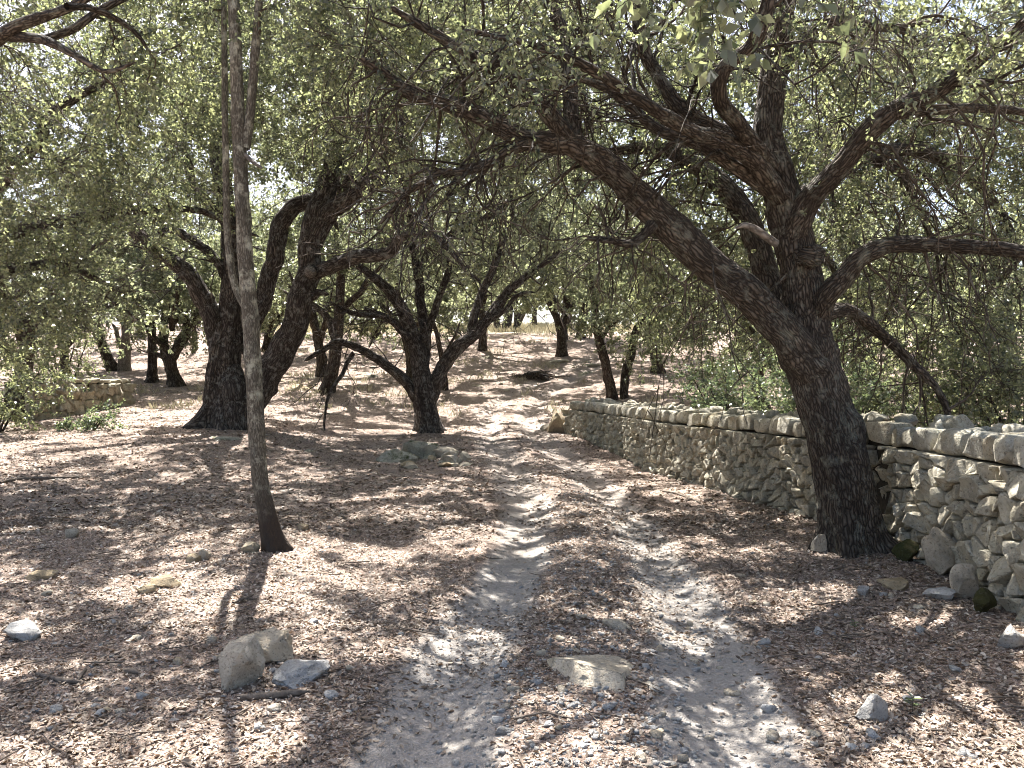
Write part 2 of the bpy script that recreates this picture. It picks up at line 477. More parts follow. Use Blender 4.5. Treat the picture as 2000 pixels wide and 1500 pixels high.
_tube_id = [0]
def tube(acc, P, R, step=.05, sides=24, amp=.012, wob=.0, flare=None, ground=None, knots=.0, lumps=.06):
    _tube_id[0] += 1
    off = np.array([_tube_id[0] * 3.7, _tube_id[0] * 1.9, _tube_id[0] * 5.3])
    P, R = catmull(P, R, step)
    if wob:
        seg = np.linalg.norm(np.diff(P, axis=0), axis=1).cumsum()
        seg = np.concatenate([[0], seg])
        w = np.stack([fbm(np.stack([seg * 1.6, seg * 0 + k * 9.1 + off[0], seg * 0], -1), 3, 31) for k in range(3)], -1)
        P = P + w * wob * np.minimum(seg / (seg[-1] * .25 + .01), 1)[:, None]
    m = len(P)
    T = norm(np.gradient(P, axis=0))
    a = np.cross(T[0], [0.0, 1.0, 0.1])
    a /= np.linalg.norm(a)
    A = np.empty_like(P)
    for i in range(m):
        a = a - T[i] * a.dot(T[i])
        a /= max(np.linalg.norm(a), 1e-9)
        A[i] = a
    B = np.cross(T, A)
    th = np.arange(sides) / sides * 2 * np.pi
    seg = np.concatenate([[0], np.linalg.norm(np.diff(P, axis=0), axis=1).cumsum()])
    c, s = np.cos(th), np.sin(th)
    bk = np.stack(np.broadcast_arrays(c * R[:, None], s * R[:, None], seg[:, None]), -1) + off
    rr = R[:, None] * np.ones(sides)
    rr = rr * (1 + lumps * fbm(np.stack(np.broadcast_arrays(c * 1.3 + off[0], s * 1.3, (seg / max(R.max(), .02) * .55)[:, None]), -1), 3, 7))
    if flare is not None:
        g = P[0][2] if ground is None else ground
        h = np.maximum(P[:, 2] - g, 0)
        k, wid, lob, ph = flare
        lobes = np.maximum(0, np.cos(lob * th + ph + .7 * np.sin(2 * th))) ** 1.5
        rr = rr * (1 + np.exp(-h / wid)[:, None] * (k * .45 + k * 1.1 * lobes)) * (1 + (.12 + .1 * (wid > .22)) * np.exp(-h / (wid * 5))[:, None] * np.cos(lob * th + ph + .5 * np.sin(3 * h)[:, None]))
    if amp:
        q = bk * np.array([22, 22, 5.0])
        rid = 1 - np.abs(fbm(q, 3, 3)) * 2.2
        rr = rr + amp * rid + amp * 1.2 * fbm(bk * np.array([9, 9, 6.0]), 2, 13)
    if knots:
        rr = rr + knots * np.maximum(0, vnoise(np.stack(np.broadcast_arrays(c * 1.2 + off[1], s * 1.2, seg[:, None] * 3), -1), 21) - .45) * R[:, None] * 2
    rr[-1] *= .15
    v = P[:, None] + A[:, None] * (c * rr)[..., None] + B[:, None] * (s * rr)[..., None]
    idx = np.arange(m * sides).reshape(m, sides)
    nx_ = np.roll(idx, -1, 1)
    f = np.stack([idx[:-1], nx_[:-1], nx_[1:], idx[1:]], -1).reshape(-1, 4)
    hz = np.repeat(P[:, 2] - (P[0][2] if ground is None else ground), sides)
    acc.put(v.reshape(-1, 3), [f], bark=bk.reshape(-1, 3), height=hz)
    return P, R, T

# cluster centres ------------------------------------------------------
def fr(x0, x1, y0, y1, Y0, Y1, n):
    px, py, Y = rng.uniform(x0, x1, n), rng.uniform(y0, y1, n), rng.uniform(Y0, Y1, n)
    return np.stack([(px - CX) / F * Y, Y, CAMZ + (CY - py) / F * Y], -1)
def wb(x0, x1, y0, y1, z0, z1, n):
    return np.stack([rng.uniform(x0, x1, n), rng.uniform(y0, y1, n), rng.uniform(z0, z1, n)], -1)
def el(c, r, n, shell=.35):
    d = norm(rng.normal(size=(n, 3)))
    return np.array(c) + d * np.array(r) * (rng.uniform(shell ** 3, 1, n) ** (1 / 3))[:, None]

def grow(skel, clusters, droop=.25, wig=.12):
    """Each cluster centre is reached by a branch from the nearest wood already there."""
    SP = np.concatenate([s[0] for s in skel])
    SR = np.concatenate([s[1] for s in skel])
    SD = np.concatenate([s[2] for s in skel])
    d0 = np.array([np.min(np.sum((SP[::3] - c) ** 2, 1)) for c in clusters])
    outP, outR = [], []
    t = np.linspace(0, 1, 9)[:, None]
    for c in clusters[np.argsort(d0)]:
        dist = np.linalg.norm(SP - c, axis=1) + np.where(SR < .008, .6, 0) + .35 * np.maximum(0, SP[:, 2] - c[2])
        j = int(np.argmin(dist))
        p0, r0, dd = SP[j], SR[j], SD[j]
        L = np.linalg.norm(c - p0)
        if L < .08:
            c = c + rng.normal(size=3) * .2
            L = np.linalg.norm(c - p0) + .01
        p1 = p0 + dd * L * .35 + norm((c - p0)) * L * .1 + np.array([0, 0, .12 * L])
        p2 = c + np.array([0, 0, droop * L * .6]) - (c - p0) * .25
        P = (1 - t) ** 3 * p0 + 3 * (1 - t) ** 2 * t * p1 + 3 * (1 - t) * t ** 2 * p2 + t ** 3 * c
        P[1:-1] += rng.normal(size=(7, 3)) * wig * min(L, 1.5) * .22
        rs = min(max(r0 * .62, .004), .009 + .011 * L)
        R = rs + (.0045 - rs) * t[:, 0] ** .8
        outP.append(P)
        outR.append(R)
        SP = np.concatenate([SP, P[2:]])
        SR = np.concatenate([SR, R[2:]])
        SD = np.concatenate([SD, norm(np.gradient(P, axis=0))[2:]])
    return np.array(outP), np.array(outR)

_s = np.array(sdir)
_e1 = norm(np.cross(_s, [0, 0, 1.0]))
_e2 = np.cross(_s, _e1)
def sun_openings(p, scale, thr):  # leaves cleared along the sun's rays to shape sun patches on the ground
    q = np.stack([p @ _e1 * scale, p @ _e2 * scale, np.full(len(p), 4.2)], -1)
    return fbm(q, 4, 71, .68) > thr

def foliage(bp, br, twigs=9, per=16, tl=(.25, .7), size=(.04, .065), droop=.5, spread=.9, hi=False, ratio=.5, tint=(0, 1), skip=.0, upbias=.8, trad=.0032, gaps=(1.6, -.05), gap3=None, big_top=True, few=1.0):
    """twigs off each cluster branch, leaves along each twig; returns (twig mesh acc, leaf acc)"""
    tw, lf = Acc(), Acc()
    n = len(bp)
    batch_tubes(tw, bp, br, 5)
    T = n * twigs
    k = rng.integers(3, 9, (n, twigs))
    st = bp[np.arange(n)[:, None], k].reshape(T, 3)
    ax = norm(bp[:, -1] - bp[:, 3])[:, None].repeat(twigs, 1).reshape(T, 3)
    d = norm(ax * .7 + rng.normal(size=(T, 3)) * spread)
    L = rng.uniform(*tl, T)[:, None]
    g = np.array([0, 0, -1.0])
    q0 = st
    pts = [q0]
    dd = d
    for i in range(3):
        dd = norm(dd + g * droop * .45 + rng.normal(size=(T, 3)) * .22)
        q0 = q0 + dd * L / 3
        pts.append(q0)
    TP = np.stack(pts, 1)
    TQ = TP[rng.random(T) < few]
    if few < 1:
        TQ = TQ[:, ::3]
    batch_tubes(tw, TQ, np.broadcast_to(np.linspace(1, .35, TQ.shape[1]) * trad, TQ.shape[:2]), 3)
    M = T * per
    u = (1 - .75 * rng.uniform(0, 1, (T, per)) ** 1.4) * 2.999
    i0 = np.minimum(u.astype(int), 2)
    fr_ = (u - i0)[..., None]
    ar = np.arange(T)[:, None]
    A, B = TP[ar, i0], TP[ar, i0 + 1]
    pos = (A + (B - A) * fr_).reshape(M, 3)
    tdir = norm(B - A).reshape(M, 3)
    ld = norm(tdir * .55 + rng.normal(size=(M, 3)) * .75)
    nr = norm(rng.normal(size=(M, 3)) + np.array([0, 0, upbias]))
    clt = rng.uniform(-.18, .18, n).repeat(twigs * per)
    tn = np.clip(rng.beta(1.3, 2.3, M) * (tint[1] - tint[0]) + tint[0] + clt, 0, 1)
    sz = rng.uniform(*size, M)
    tip = bp[:, -1]
    over = CY - F * (tip[:, 2] - CAMZ) / np.maximum(tip[:, 1], .5) < -70      # out of view above the frame: leaves enlarged to throw denser shade
    sz = sz * np.where(over & big_top, 2.4, 1.0).repeat(twigs * per)
    pos = pos + ld * sz[:, None] * .15
    if gaps or gap3:
        drop = (over & big_top).repeat(twigs * per) & (rng.random(M) < .45)
        keep = ~drop & (sun_openings(pos, *gaps) if gaps else fbm(pos * gap3[0], 2, 72) > gap3[1])
        pos, ld, nr, sz, tn = pos[keep], ld[keep], nr[keep], sz[keep], tn[keep]
    if hi:
        near = (pos[:, 1] < 8.3) & (sz < size[1] * 1.01)
        if near.any():
            make_leaves(lf, pos[near], ld[near], nr[near], sz[near], ratio, tn[near], True)
        make_leaves(lf, pos[~near], ld[~near], nr[~near], sz[~near], ratio, tn[~near], False)
    else:
        make_leaves(lf, pos, ld, nr, sz, ratio, tn, False)
    return tw, lf

NLEAF = [0]
def build_tree(name, label, base, limbs, clusters, bark, leafmat=OAKLEAF, group=None, cat='tree', step=.05, sides=24, amp=.012, wob=.03, flare=None, extra=None, gk=None, **fk):
    base = np.asarray(base, float)
    root = add(name, None, label=label, cat=cat, group=group, loc=base)
    root.empty_display_size = .3
    skel = []
    for i, (nm, pts) in enumerate(limbs):
        P = np.array([p[:3] for p in pts], float)
        R = np.array([p[3] for p in pts], float)
        a = Acc()
        s_ = sides if R[0] > .06 else max(10, sides // 2)
        am = amp * min(1, R[0] / .15)
        sk = tube(a, P, R, step, s_, am, wob if i else wob * .5, flare if i == 0 else None, base[2], knots=.25)
        m = bark
        if nm == 'dead_stub':
            m = BARK_PALE

        part = add(nm, a.mesh(nm, m, True, base), trunk_o if nm in ('dead_stub', 'knot') else root)
        if i == 0:
            trunk_o = part
        if nm in ('buttress', 'dead_stub', 'knot'):
            continue
        keep = slice(len(sk[0]) // 3 if i == 0 else len(sk[0]) // 5, None, max(1, int(.12 / step)))
        skel.append((sk[0][keep], sk[1][keep], sk[2][keep]))
    if len(clusters):
        bp, br = grow(skel, clusters, **(gk or {}))
        tw, lf = foliage(bp, br, **fk)
        o = add('twigs', tw.mesh('twigs', TWIG, True, base), root, kind='stuff')
        add('crown', lf.mesh('crown', leafmat, False, base), root)
        NLEAF[0] += lf.n
    return root

def px(pts):
    """(photo x, photo y, distance, width in photo pixels) -> world point and radius"""
    return [(*at(a, b, Y), w * .42 / F * Y) for a, b, Y, w in pts]

# ------------------------------------------------------------------ stones
def clip_poly(poly, nrm, c):
    out = []
    n = len(poly)
    for i in range(n):
        a, b = poly[i], poly[(i + 1) % n]
        da, db = a @ nrm - c, b @ nrm - c
        if da <= 0:
            out.append(a)
        if (da < 0 < db) or (db < 0 < da):
            out.append(a + (b - a) * (da / (da - db)))
    return out

def cells(sites, wts, lo, hi, aniso=1.0):
    res = []
    S = np.array(sites) * np.array([1, aniso])
    for i, p in enumerate(S):
        d2 = np.sum((S - p) ** 2, 1)
        nb = np.argsort(d2)[1:18]
        poly = [np.array(q) for q in ((p[0] - .5, p[1] - .5), (p[0] + .5, p[1] - .5), (p[0] + .5, p[1] + .5), (p[0] - .5, p[1] + .5))]
        for j in nb:
            v = S[j] - p
            c = (S[j] @ S[j] - p @ p - (wts[j] - wts[i])) / 2
            poly = clip_poly(poly, v, c)
            if len(poly) < 3:
                break
        if len(poly) >= 3:
            for nrm, c in (((0, -1), -lo(p[0]) * aniso), ((0, 1), hi(p[0]) * aniso)):
                poly = clip_poly(poly, np.array(nrm, float), c)
        res.append(np.array(poly) / np.array([1, aniso]) if len(poly) >= 3 else None)
    return res

def stone_geo(poly, W, bulge, gap, depth_off, sub_=1, seed=0, back=.14):
    """a stone filling one cell of the wall's face, bulging out of it"""
    c = poly.mean(0)
    for _ in range(sub_):
        poly = np.stack([poly * .92 + np.roll(poly, -1, 0) * .08, poly * .08 + np.roll(poly, -1, 0) * .92], 1).reshape(-1, 2)
    ext = np.linalg.norm(poly - c, axis=1).mean()
    k = max(.5, 1 - gap / max(ext, .02))
    n = len(poly)
    tilt = rng.normal(size=2) * .3
    rings = []
    for sc, dp in ((.9, -back), (1.0, -.015), (.965, bulge * .75), (.84, bulge), (.45, bulge * 1.05)):
        q = c + (poly - c) * k * sc
        dep = depth_off + dp + ((q - c) @ tilt if dp > -.02 else 0)
        dep = dep + (fbm(np.concatenate([q * 9, np.full((n, 1), seed * 1.7)], 1), 2, 5) * .06 if dp > -.1 else 0)
        rings.append(W(q[:, 0], q[:, 1], dep * np.ones(n)))
    cd = depth_off + bulge + rng.normal() * .008
    v = np.concatenate(rings + [W(c[:1], c[1:], np.array([cd]))])
    idx = np.arange(5 * n).reshape(5, n)
    nx_ = np.roll(idx, -1, 1)
    f4 = np.stack([idx[:-1], nx_[:-1], nx_[1:], idx[1:]], -1).reshape(-1, 4)
    f3 = np.stack([idx[-1], nx_[-1], np.full(n, 5 * n)], -1)
    return v, [f4, f3]

_ico = {}
def icosphere(sub_):
    if sub_ not in _ico:
        import bmesh
        bm = bmesh.new()
        bmesh.ops.create_icosphere(bm, subdivisions=sub_, radius=1.0)
        _ico[sub_] = (np.array([v.co[:] for v in bm.verts]), np.array([[v.index for v in f.verts] for f in bm.faces]))
        bm.free()
    return _ico[sub_]

def rock_verts(size, seed, sub_=3, planes=9, rough=.10, rot=None):
    r = np.random.default_rng(seed)
    v, f = icosphere(sub_)
    v = v.copy()
    v = np.sign(v) * np.abs(v) ** .8
    for _ in range(planes + 4):
        n = norm(r.normal(size=3))
        c = r.uniform(.5, .85)
        d = v @ n
        v = v - np.outer(np.maximum(d - c, 0), n)
    v = v * (1 + 1.6 * rough * fbm(v * 1.9 + seed * 3.1, 4, 5))[:, None]
    if sub_ >= 3:
        v = v * (1 + .15 * fbm(v * 3.6 + seed, 4, 9, .62))[:, None]
    v = v * np.array(size) * .62
    a = r.uniform(0, 6.28) if rot is None else rot
    ca, sa = math.cos(a), math.sin(a)
    return v @ np.array([[ca, sa, 0], [-sa, ca, 0], [0, 0, 1]]), f

def rock(name, px_, py_, wpx, hpx, dr=.9, mat=None, label=None, cat='stone', group=None, seed=0, sink=.3, rot=None, planes=9, sub_=None, parent=None, tilt=0):
    sub_ = sub_ or (4 if wpx > 80 and py_ > 1000 else 3)
    x, y, z = at_ground(px_, py_)
    w, h = wpx / F * y, hpx / F * y
    v, f = rock_verts((w, w * dr, h * (1 + sink)), seed, sub_, planes, rot=0.0 if rot is None else rot)
    if tilt:
        c, s = math.cos(tilt), math.sin(tilt)
        v = v @ np.array([[c, 0, s], [0, 1, 0], [-s, 0, c]])
    lo = v[:, 2].min()
    hz = v[:, 2].max() - lo
    v[:, 2] -= lo + hz * sink * .8
    me = mesh_from(name, v, [f], None, True, mat or ROCK)
    if hasattr(me, 'set_sharp_from_angle'):
        me.set_sharp_from_angle(angle=math.radians(30))
    return add(name, me, parent, label, cat, group, None, (x, y + w * dr * .3, z))

def dry_wall(name, label, path, topz, cell, thick=.6, max_parts=300, s_parts=None, recess=None, cope=(.15, .42), big_sub=1, moss=True, capz=.21):
    P = np.asarray(path, float)
    D, _ = catmull(np.concatenate([P, P[:, :1] * 0], 1), np.zeros(len(P)), .05)
    D = D[:, :2]
    s = np.concatenate([[0], np.linalg.norm(np.diff(D, axis=0), axis=1).cumsum()])
    T = norm(np.gradient(D, axis=0))
    N = np.stack([T[:, 1], -T[:, 0]], -1)
    base = G(D[:, 0], D[:, 1]) - .07
    Ltot = s[-1]
    ip = lambda q, arr: np.interp(q, s, arr)
    bz = lambda q: ip(q, base)
    yv = lambda q: ip(q, D[:, 1])
    def W(q, t, dep):
        n = np.stack([ip(q, N[:, 0]), ip(q, N[:, 1])], -1)
        b = np.stack([ip(q, D[:, 0]), ip(q, D[:, 1])], -1)
        o = n * (dep - t * .10)[:, None]
        return np.stack([b[:, 0] + o[:, 0], b[:, 1] + o[:, 1], bz(q) + t], -1)
    root = add(name, None, label=label, cat='wall', loc=(D[0, 0], D[0, 1], base[0]))
    org = np.array(root.location)
    hgt = lambda q: topz(yv(q)) - bz(q) - capz
    # core
    sq = np.arange(0, Ltot, .2)
    rows = [W(sq, np.zeros(len(sq)), np.full(len(sq), -.10)), W(sq, hgt(sq) + .04, np.full(len(sq), -.10)),
            W(sq, hgt(sq) + .04, np.full(len(sq), -thick)), W(sq, np.zeros(len(sq)), np.full(len(sq), -thick - .05))]
    v = np.concatenate(rows)
    n = len(sq)
    idx = np.arange(4 * n).reshape(4, n)
    f = np.concatenate([np.stack([idx[a, :-1], idx[a, 1:], idx[a + 1, 1:], idx[a + 1, :-1]], -1) for a in range(3)] + [idx[:, :1].T, idx[::-1, -1:].T])
    add('wall_core', mesh_from('wall_core', v - org, [f], None, False, CORE), root)
    # face stones
    sites, wts = [], []
    q = .05
    while q < Ltot - .05:
        w, h = cell(float(yv(q)))
        w *= rng.uniform(.75, 1.3)
        t = rng.uniform(0, h)
        H = float(hgt(q))
        while t < H:
            sites.append((q + rng.normal() * w * .22, t))
            wts.append(rng.uniform(-.35, .75) * w * h)
            t += h * rng.uniform(.55, 1.45)
        q += w
    polys = cells(sites, wts, lambda q: -.02, lambda q: float(hgt(q)))
    items = []
    for i, (st, poly) in enumerate(zip(sites, polys)):
        if poly is None or len(poly) < 3:
            continue
        yy, xx = float(yv(st[0])), float(ip(st[0], D[:, 0]))
        pxs = CX + F * xx / max(yy, .1)
        area = .5 * abs(np.sum(poly[:, 0] * np.roll(poly[:, 1], -1) - poly[:, 1] * np.roll(poly[:, 0], -1)))
        vis = (0 < pxs < 2030) and yy > 3.5
        items.append((area / yy ** 2 if vis else 0, i, st, poly, yy))
    items.sort(key=lambda x: -x[0])
    rest = Acc()
    for k, (sz, i, st, poly, yy) in enumerate(items):
        off = rng.normal() * .016 + .01
        if recess is not None:
            off -= recess(yy, st[1])
        near = yy < 10
        ext = np.sqrt(np.ptp(poly[:, 0]) * np.ptp(poly[:, 1]))
        v, fs = stone_geo(poly, W, np.clip(ext * rng.uniform(.08, .40), .010, .055), .009 if near else .006, off, 1 if near else 0, i)
        if k < max_parts and sz > 0:
            c = v.mean(0)
            me = mesh_from('stone', v - c, fs, None, True, STONE)
            me.set_sharp_from_angle(angle=math.radians(32))
            add('stone', me, root, loc=c - org)
        else:
            rest.put(v, fs)
    if rest.n:
        add('small_stones', rest.mesh('small_stones', STONE, True, org), root, kind='stuff')
    # coping
    q = 0.0
    k = 0
    while q < Ltot - .1:
        w = rng.uniform(*cope)
        h = capz * rng.uniform(.9, 1.12)
        yy = float(yv(q))
        v, f = rock_verts((1, 1, 1), 500 + k + int(Ltot * 10), 3, 7, .08, rot=0.0)
        v = v / np.abs(v).max(0)
        v = np.sign(v) * np.abs(v) ** .5
        v = v * (1 + .05 * fbm(v * 3 + k * 2.2, 3, 19))[:, None]
        m = q + w / 2
        dep = rng.uniform(.26, .36)
        fo = rng.uniform(-.02, .03)
        qq = m + v[:, 0] * w * .505
        tt = hgt(np.array([m]))[0] + h / 2 + v[:, 2] * h * .5
        dd = fo - dep / 2 + v[:, 1] * dep * .52 + .04
        vv = W(qq, tt, dd)
        c = vv.mean(0)
        me = mesh_from('coping_stone', vv - c, [f], None, True, COPING if moss else STONE)
        me.set_sharp_from_angle(angle=math.radians(40))
        add('coping_stone', me, root, loc=c - org)
        # rubble behind the coping, on the top of the wall
        for _ in range(2):
            v, f = rock_verts((rng.uniform(.14, .3), rng.uniform(.12, .24), rng.uniform(.1, .18)), 900 + k * 3 + _, 2)
            pos = W(np.array([m + rng.normal() * w * .3]), np.array([hgt(np.array([m]))[0] + capz + rng.uniform(-.06, .03)]), np.array([-rng.uniform(.36, thick - .02)]))[0]
            rest2 = mesh_from('top_rubble', v, [f], None, True, COPING if moss else STONE)
            add('rubble_stone', rest2, root, loc=pos - org)
        q += w * 1.0
        k += 1
    return root

# stones get larger towards the near end; a recess where the oak has pushed the wall apart
def wall_cell(y):
    return (float(np.interp(y, [4, 6.5, 8, 10, 20], [.125, .12, .085, .066, .075])), float(np.interp(y, [4, 6.5, 8, 10, 20], [.145, .12, .125, .115, .125])))
dry_wall('dry_stone_wall', 'long curving drystone limestone wall running along the right of the dirt track', WALL,
         lambda y: np.interp(y, [0, 5, 7, 9, 12, 19.5], [1.25, 1.24, 1.23, 1.20, 1.16, 1.17]), wall_cell,
         recess=lambda y, t: .16 * math.exp(-((y - 7.25) / .22) ** 2) * (t < .85))
_lw = [at_ground(258, 788)[:2], at_ground(225, 797)[:2], at_ground(170, 806)[:2], at_ground(110, 815)[:2], at_ground(60, 822)[:2]]
_zl = G(np.array([p[0] for p in _lw]), np.array([p[1] for p in _lw]))
dry_wall('low_stone_wall', 'short low ochre stone wall end among shrubs at the left edge of the wood', [(p[0], p[1]) for p in _lw][::-1],
         lambda y: float(_zl.mean()) + .92, lambda y: (.2, .2), max_parts=120, cope=(.3, .6), moss=False, capz=.13)

# ------------------------------------------------------------------ big oak leaning over the wall
bx, by, bz_ = at_ground(1668, 1080)
Y0 = by + .2
oak_limbs = [
    ('trunk', px([(1676, 1120, Y0, 150), (1668, 1070, Y0, 140), (1660, 1010, Y0, 126), (1642, 900, Y0, 119), (1604, 770, Y0 + .05, 115), (1580, 690, Y0 + .1, 118), (1572, 630, Y0 + .1, 102), (1567, 560, Y0 + .1, 88), (1555, 480, Y0 + .1, 80), (1535, 400, Y0 + .1, 80), (1512, 330, Y0 + .1, 72), (1500, 250, Y0 + .1, 60), (1512, 150, Y0 + .1, 55), (1525, 50, Y0, 50), (1530, -60, Y0, 45), (1500, -250, Y0, 33), (1480, -420, Y0, 16)])),
    ('limb', px([(1585, 725, Y0, 85), (1530, 645, Y0 - .1, 78), (1455, 570, Y0 - .1, 72), (1385, 512, Y0 - .1, 68), (1320, 452, Y0 - .1, 68), (1260, 395, Y0 - .1, 62), (1200, 335, Y0 - .15, 58), (1120, 285, Y0 - .2, 50), (1025, 270, Y0 - .2, 42), (937, 228, Y0 - .2, 36), (860, 196, Y0 - .2, 32), (805, 182, Y0 - .2, 24), (750, 140, Y0 - .2, 15), (700, 110, Y0 - .2, 8)])),
    ('limb', px([(1125, 290, Y0 - .2, 40), (1077, 228, Y0 - .3, 36), (1025, 175, Y0 - .4, 31), (940, 120, Y0 - .6, 25), (840, 60, Y0 - .8, 17), (760, 10, Y0 - 1, 9)])),
    ('limb', px([(1135, 300, Y0 - .2, 38), (1116, 245, Y0 - .15, 35), (1110, 140, Y0 - .1, 32), (1095, 60, Y0, 28), (1060, -60, Y0, 24), (1020, -200, Y0, 12)])),
    ('limb', px([(1545, 460, Y0 + .05, 60), (1582, 390, Y0 - .1, 52), (1640, 325, Y0 - .3, 46), (1700, 255, Y0 - .5, 43), (1760, 210, Y0 - .6, 40), (1830, 180, Y0 - .7, 34), (1920, 110, Y0 - .9, 28), (2010, 40, Y0 - 1, 24), (2120, -60, Y0 - 1.1, 12)])),
    ('limb', px([(1740, 225, Y0 - .55, 24), (1850, 214, Y0 - .3, 22), (1930, 212, Y0 - .1, 19), (2010, 222, Y0, 16), (2100, 260, Y0, 8)])),
    ('limb', px([(1590, 640, Y0 + .1, 56), (1612, 580, Y0 - .1, 50), (1650, 538, Y0 - .2, 44), (1688, 497, Y0 - .3, 40), (1750, 478, Y0 - .35, 36), (1850, 480, Y0 - .4, 32), (1960, 490, Y0 - .5, 28), (2100, 510, Y0 - .6, 20), (2250, 570, Y0 - .7, 8)])),
    ('limb', px([(1535, 420, Y0 + .3, 44), (1580, 375, Y0 + .6, 38), (1650, 325, Y0 + 1, 34), (1710, 300, Y0 + 1.3, 31), (1790, 293, Y0 + 1.5, 28), (1870, 325, Y0 + 1.7, 24), (1930, 380, Y0 + 1.8, 18), (1975, 450, Y0 + 1.8, 12), (1985, 540, Y0 + 1.8, 5)])),
    ('limb', px([(1690, 305, Y0 + 1.2, 22), (1760, 340, Y0 + 1.3, 18), (1800, 420, Y0 + 1.4, 13), (1830, 500, Y0 + 1.4, 9), (1840, 580, Y0 + 1.4, 5)])),
    ('limb', px([(1595, 620, Y0 + .2, 38), (1650, 605, Y0 + .4, 30), (1695, 632, Y0 + .6, 25), (1740, 670, Y0 + .7, 22), (1790, 720, Y0 + .8, 18), (1835, 770, Y0 + .8, 14), (1860, 835, Y0 + .8, 7)])),
    ('limb', px([(1590, 720, Y0 + .3, 66), (1540, 630, Y0 + .5, 60), (1500, 550, Y0 + .7, 56), (1480, 490, Y0 + .8, 52), (1455, 420, Y0 + 1, 48), (1410, 360, Y0 + 1.2, 44), (1350, 315, Y0 + 1.4, 36), (1280, 290, Y0 + 1.7, 28), (1180, 300, Y0 + 2, 12)])),
    ('limb', px([(1525, 385, Y0, 45), (1470, 312, Y0 - .3, 41), (1410, 275, Y0 - .5, 37), (1340, 250, Y0 - .8, 31), (1260, 200, Y0 - 1.1, 26), (1180, 150, Y0 - 1.3, 22), (1100, 110, Y0 - 1.5, 17), (1000, 80, Y0 - 1.7, 11), (900, 60, Y0 - 1.9, 5)])),
    ('limb', px([(1508, 325, Y0 + .1, 38), (1420, 262, Y0 + .1, 34), (1335, 214, Y0 + .1, 32), (1290, 150, Y0 + .1, 29), (1262, 100, Y0 + .1, 28), (1240, 0, Y0, 24), (1220, -150, Y0, 11)])),
    ('limb', px([(1506, 330, Y0 - .1, 38), (1460, 265, Y0 - .5, 35), (1415, 210, Y0 - .8, 34), (1405, 165, Y0 - 1, 34), (1425, 125, Y0 - 1.1, 32), (1465, 95, Y0 - 1.2, 32), (1487, 45, Y0 - 1.3, 30), (1500, -40, Y0 - 1.4, 26), (1480, -200, Y0 - 1.6, 12)])),
    ('limb', px([(1503, 230, Y0 + .1, 36), (1530, 130, Y0 + .1, 30), (1590, 60, Y0 + .2, 26), (1650, 40, Y0 + .3, 22), (1740, 55, Y0 + .4, 16), (1840, 40, Y0 + .4, 8)])),
    ('limb', px([(1500, 370, Y0 - .05, 34), (1430, 322, Y0 - .2, 30), (1359, 278, Y0 - .3, 28), (1287, 256, Y0 - .35, 25), (1230, 209, Y0 - .4, 20), (1183, 171, Y0 - .5, 16), (1100, 150, Y0 - .7, 10), (1010, 160, Y0 - .8, 5)])),
    ('limb', px([(1275, 440, Y0 - .15, 26), (1240, 476, Y0 - .3, 18), (1190, 470, Y0 - .4, 13), (1145, 468, Y0 - .5, 5)])),
    ('limb', px([(1060, 272, Y0 - .2, 26), (1000, 290, Y0 - .3, 20), (940, 328, Y0 - .4, 17), (870, 340, Y0 - .5, 13), (800, 372, Y0 - .6, 9), (740, 440, Y0 - .7, 5)])),
    ('dead_stub', px([(1515, 475, Y0 - .1, 18), (1485, 455, Y0 - .25, 16), (1455, 440, Y0 - .35, 13), (1432, 446, Y0 - .42, 5)])),
    ('knot', px([(1588, 505, Y0 + .05, 52), (1578, 502, Y0 - .1, 50), (1573, 500, Y0 - .155, 42), (1572, 499, Y0 - .16, 34), (1572, 499, Y0 - .14, 16)])),
]
oak_cl = np.concatenate([
    fr(950, 2050, -40, 110, 4.8, 7.5, 42), fr(900, 1500, 60, 330, 7.4, 10.5, 85), fr(1600, 2050, 60, 430, 6.5, 10, 95),
    fr(1250, 1520, 320, 620, 8.0, 11, 60), fr(1600, 2050, 420, 780, 7.8, 11, 95), fr(1500, 1640, 250, 700, 8.5, 11, 30),
    fr(700, 1150, 120, 330, 7.0, 9.5, 45), fr(600, 1000, -40, 200, 6.5, 10, 60), fr(740, 1000, 320, 430, 6.2, 7.2, 5),
    wb(-2.5, 7, 3, 12, 5.6, 8.5, 190), fr(1540, 1820, 40, 420, 8.8, 12, 45), fr(1300, 1460, -130, -60, 3.6, 4.2, 3), fr(1260, 1530, 420, 690, 9.5, 13, 46), fr(1500, 2060, -60, 260, 9, 13, 60)])
build_tree('holm_oak', 'big holm oak with rough brown bark leaning out over the drystone wall', (bx, by, bz_), oak_limbs, oak_cl, BARK_OAK,
           step=.025, sides=64, amp=.014, wob=.02, flare=(.28, .13, 5, .6), twigs=11, per=31, size=(.030, .052), droop=.75, hi=True, ratio=.52, trad=.0035, tl=(.25, .85))

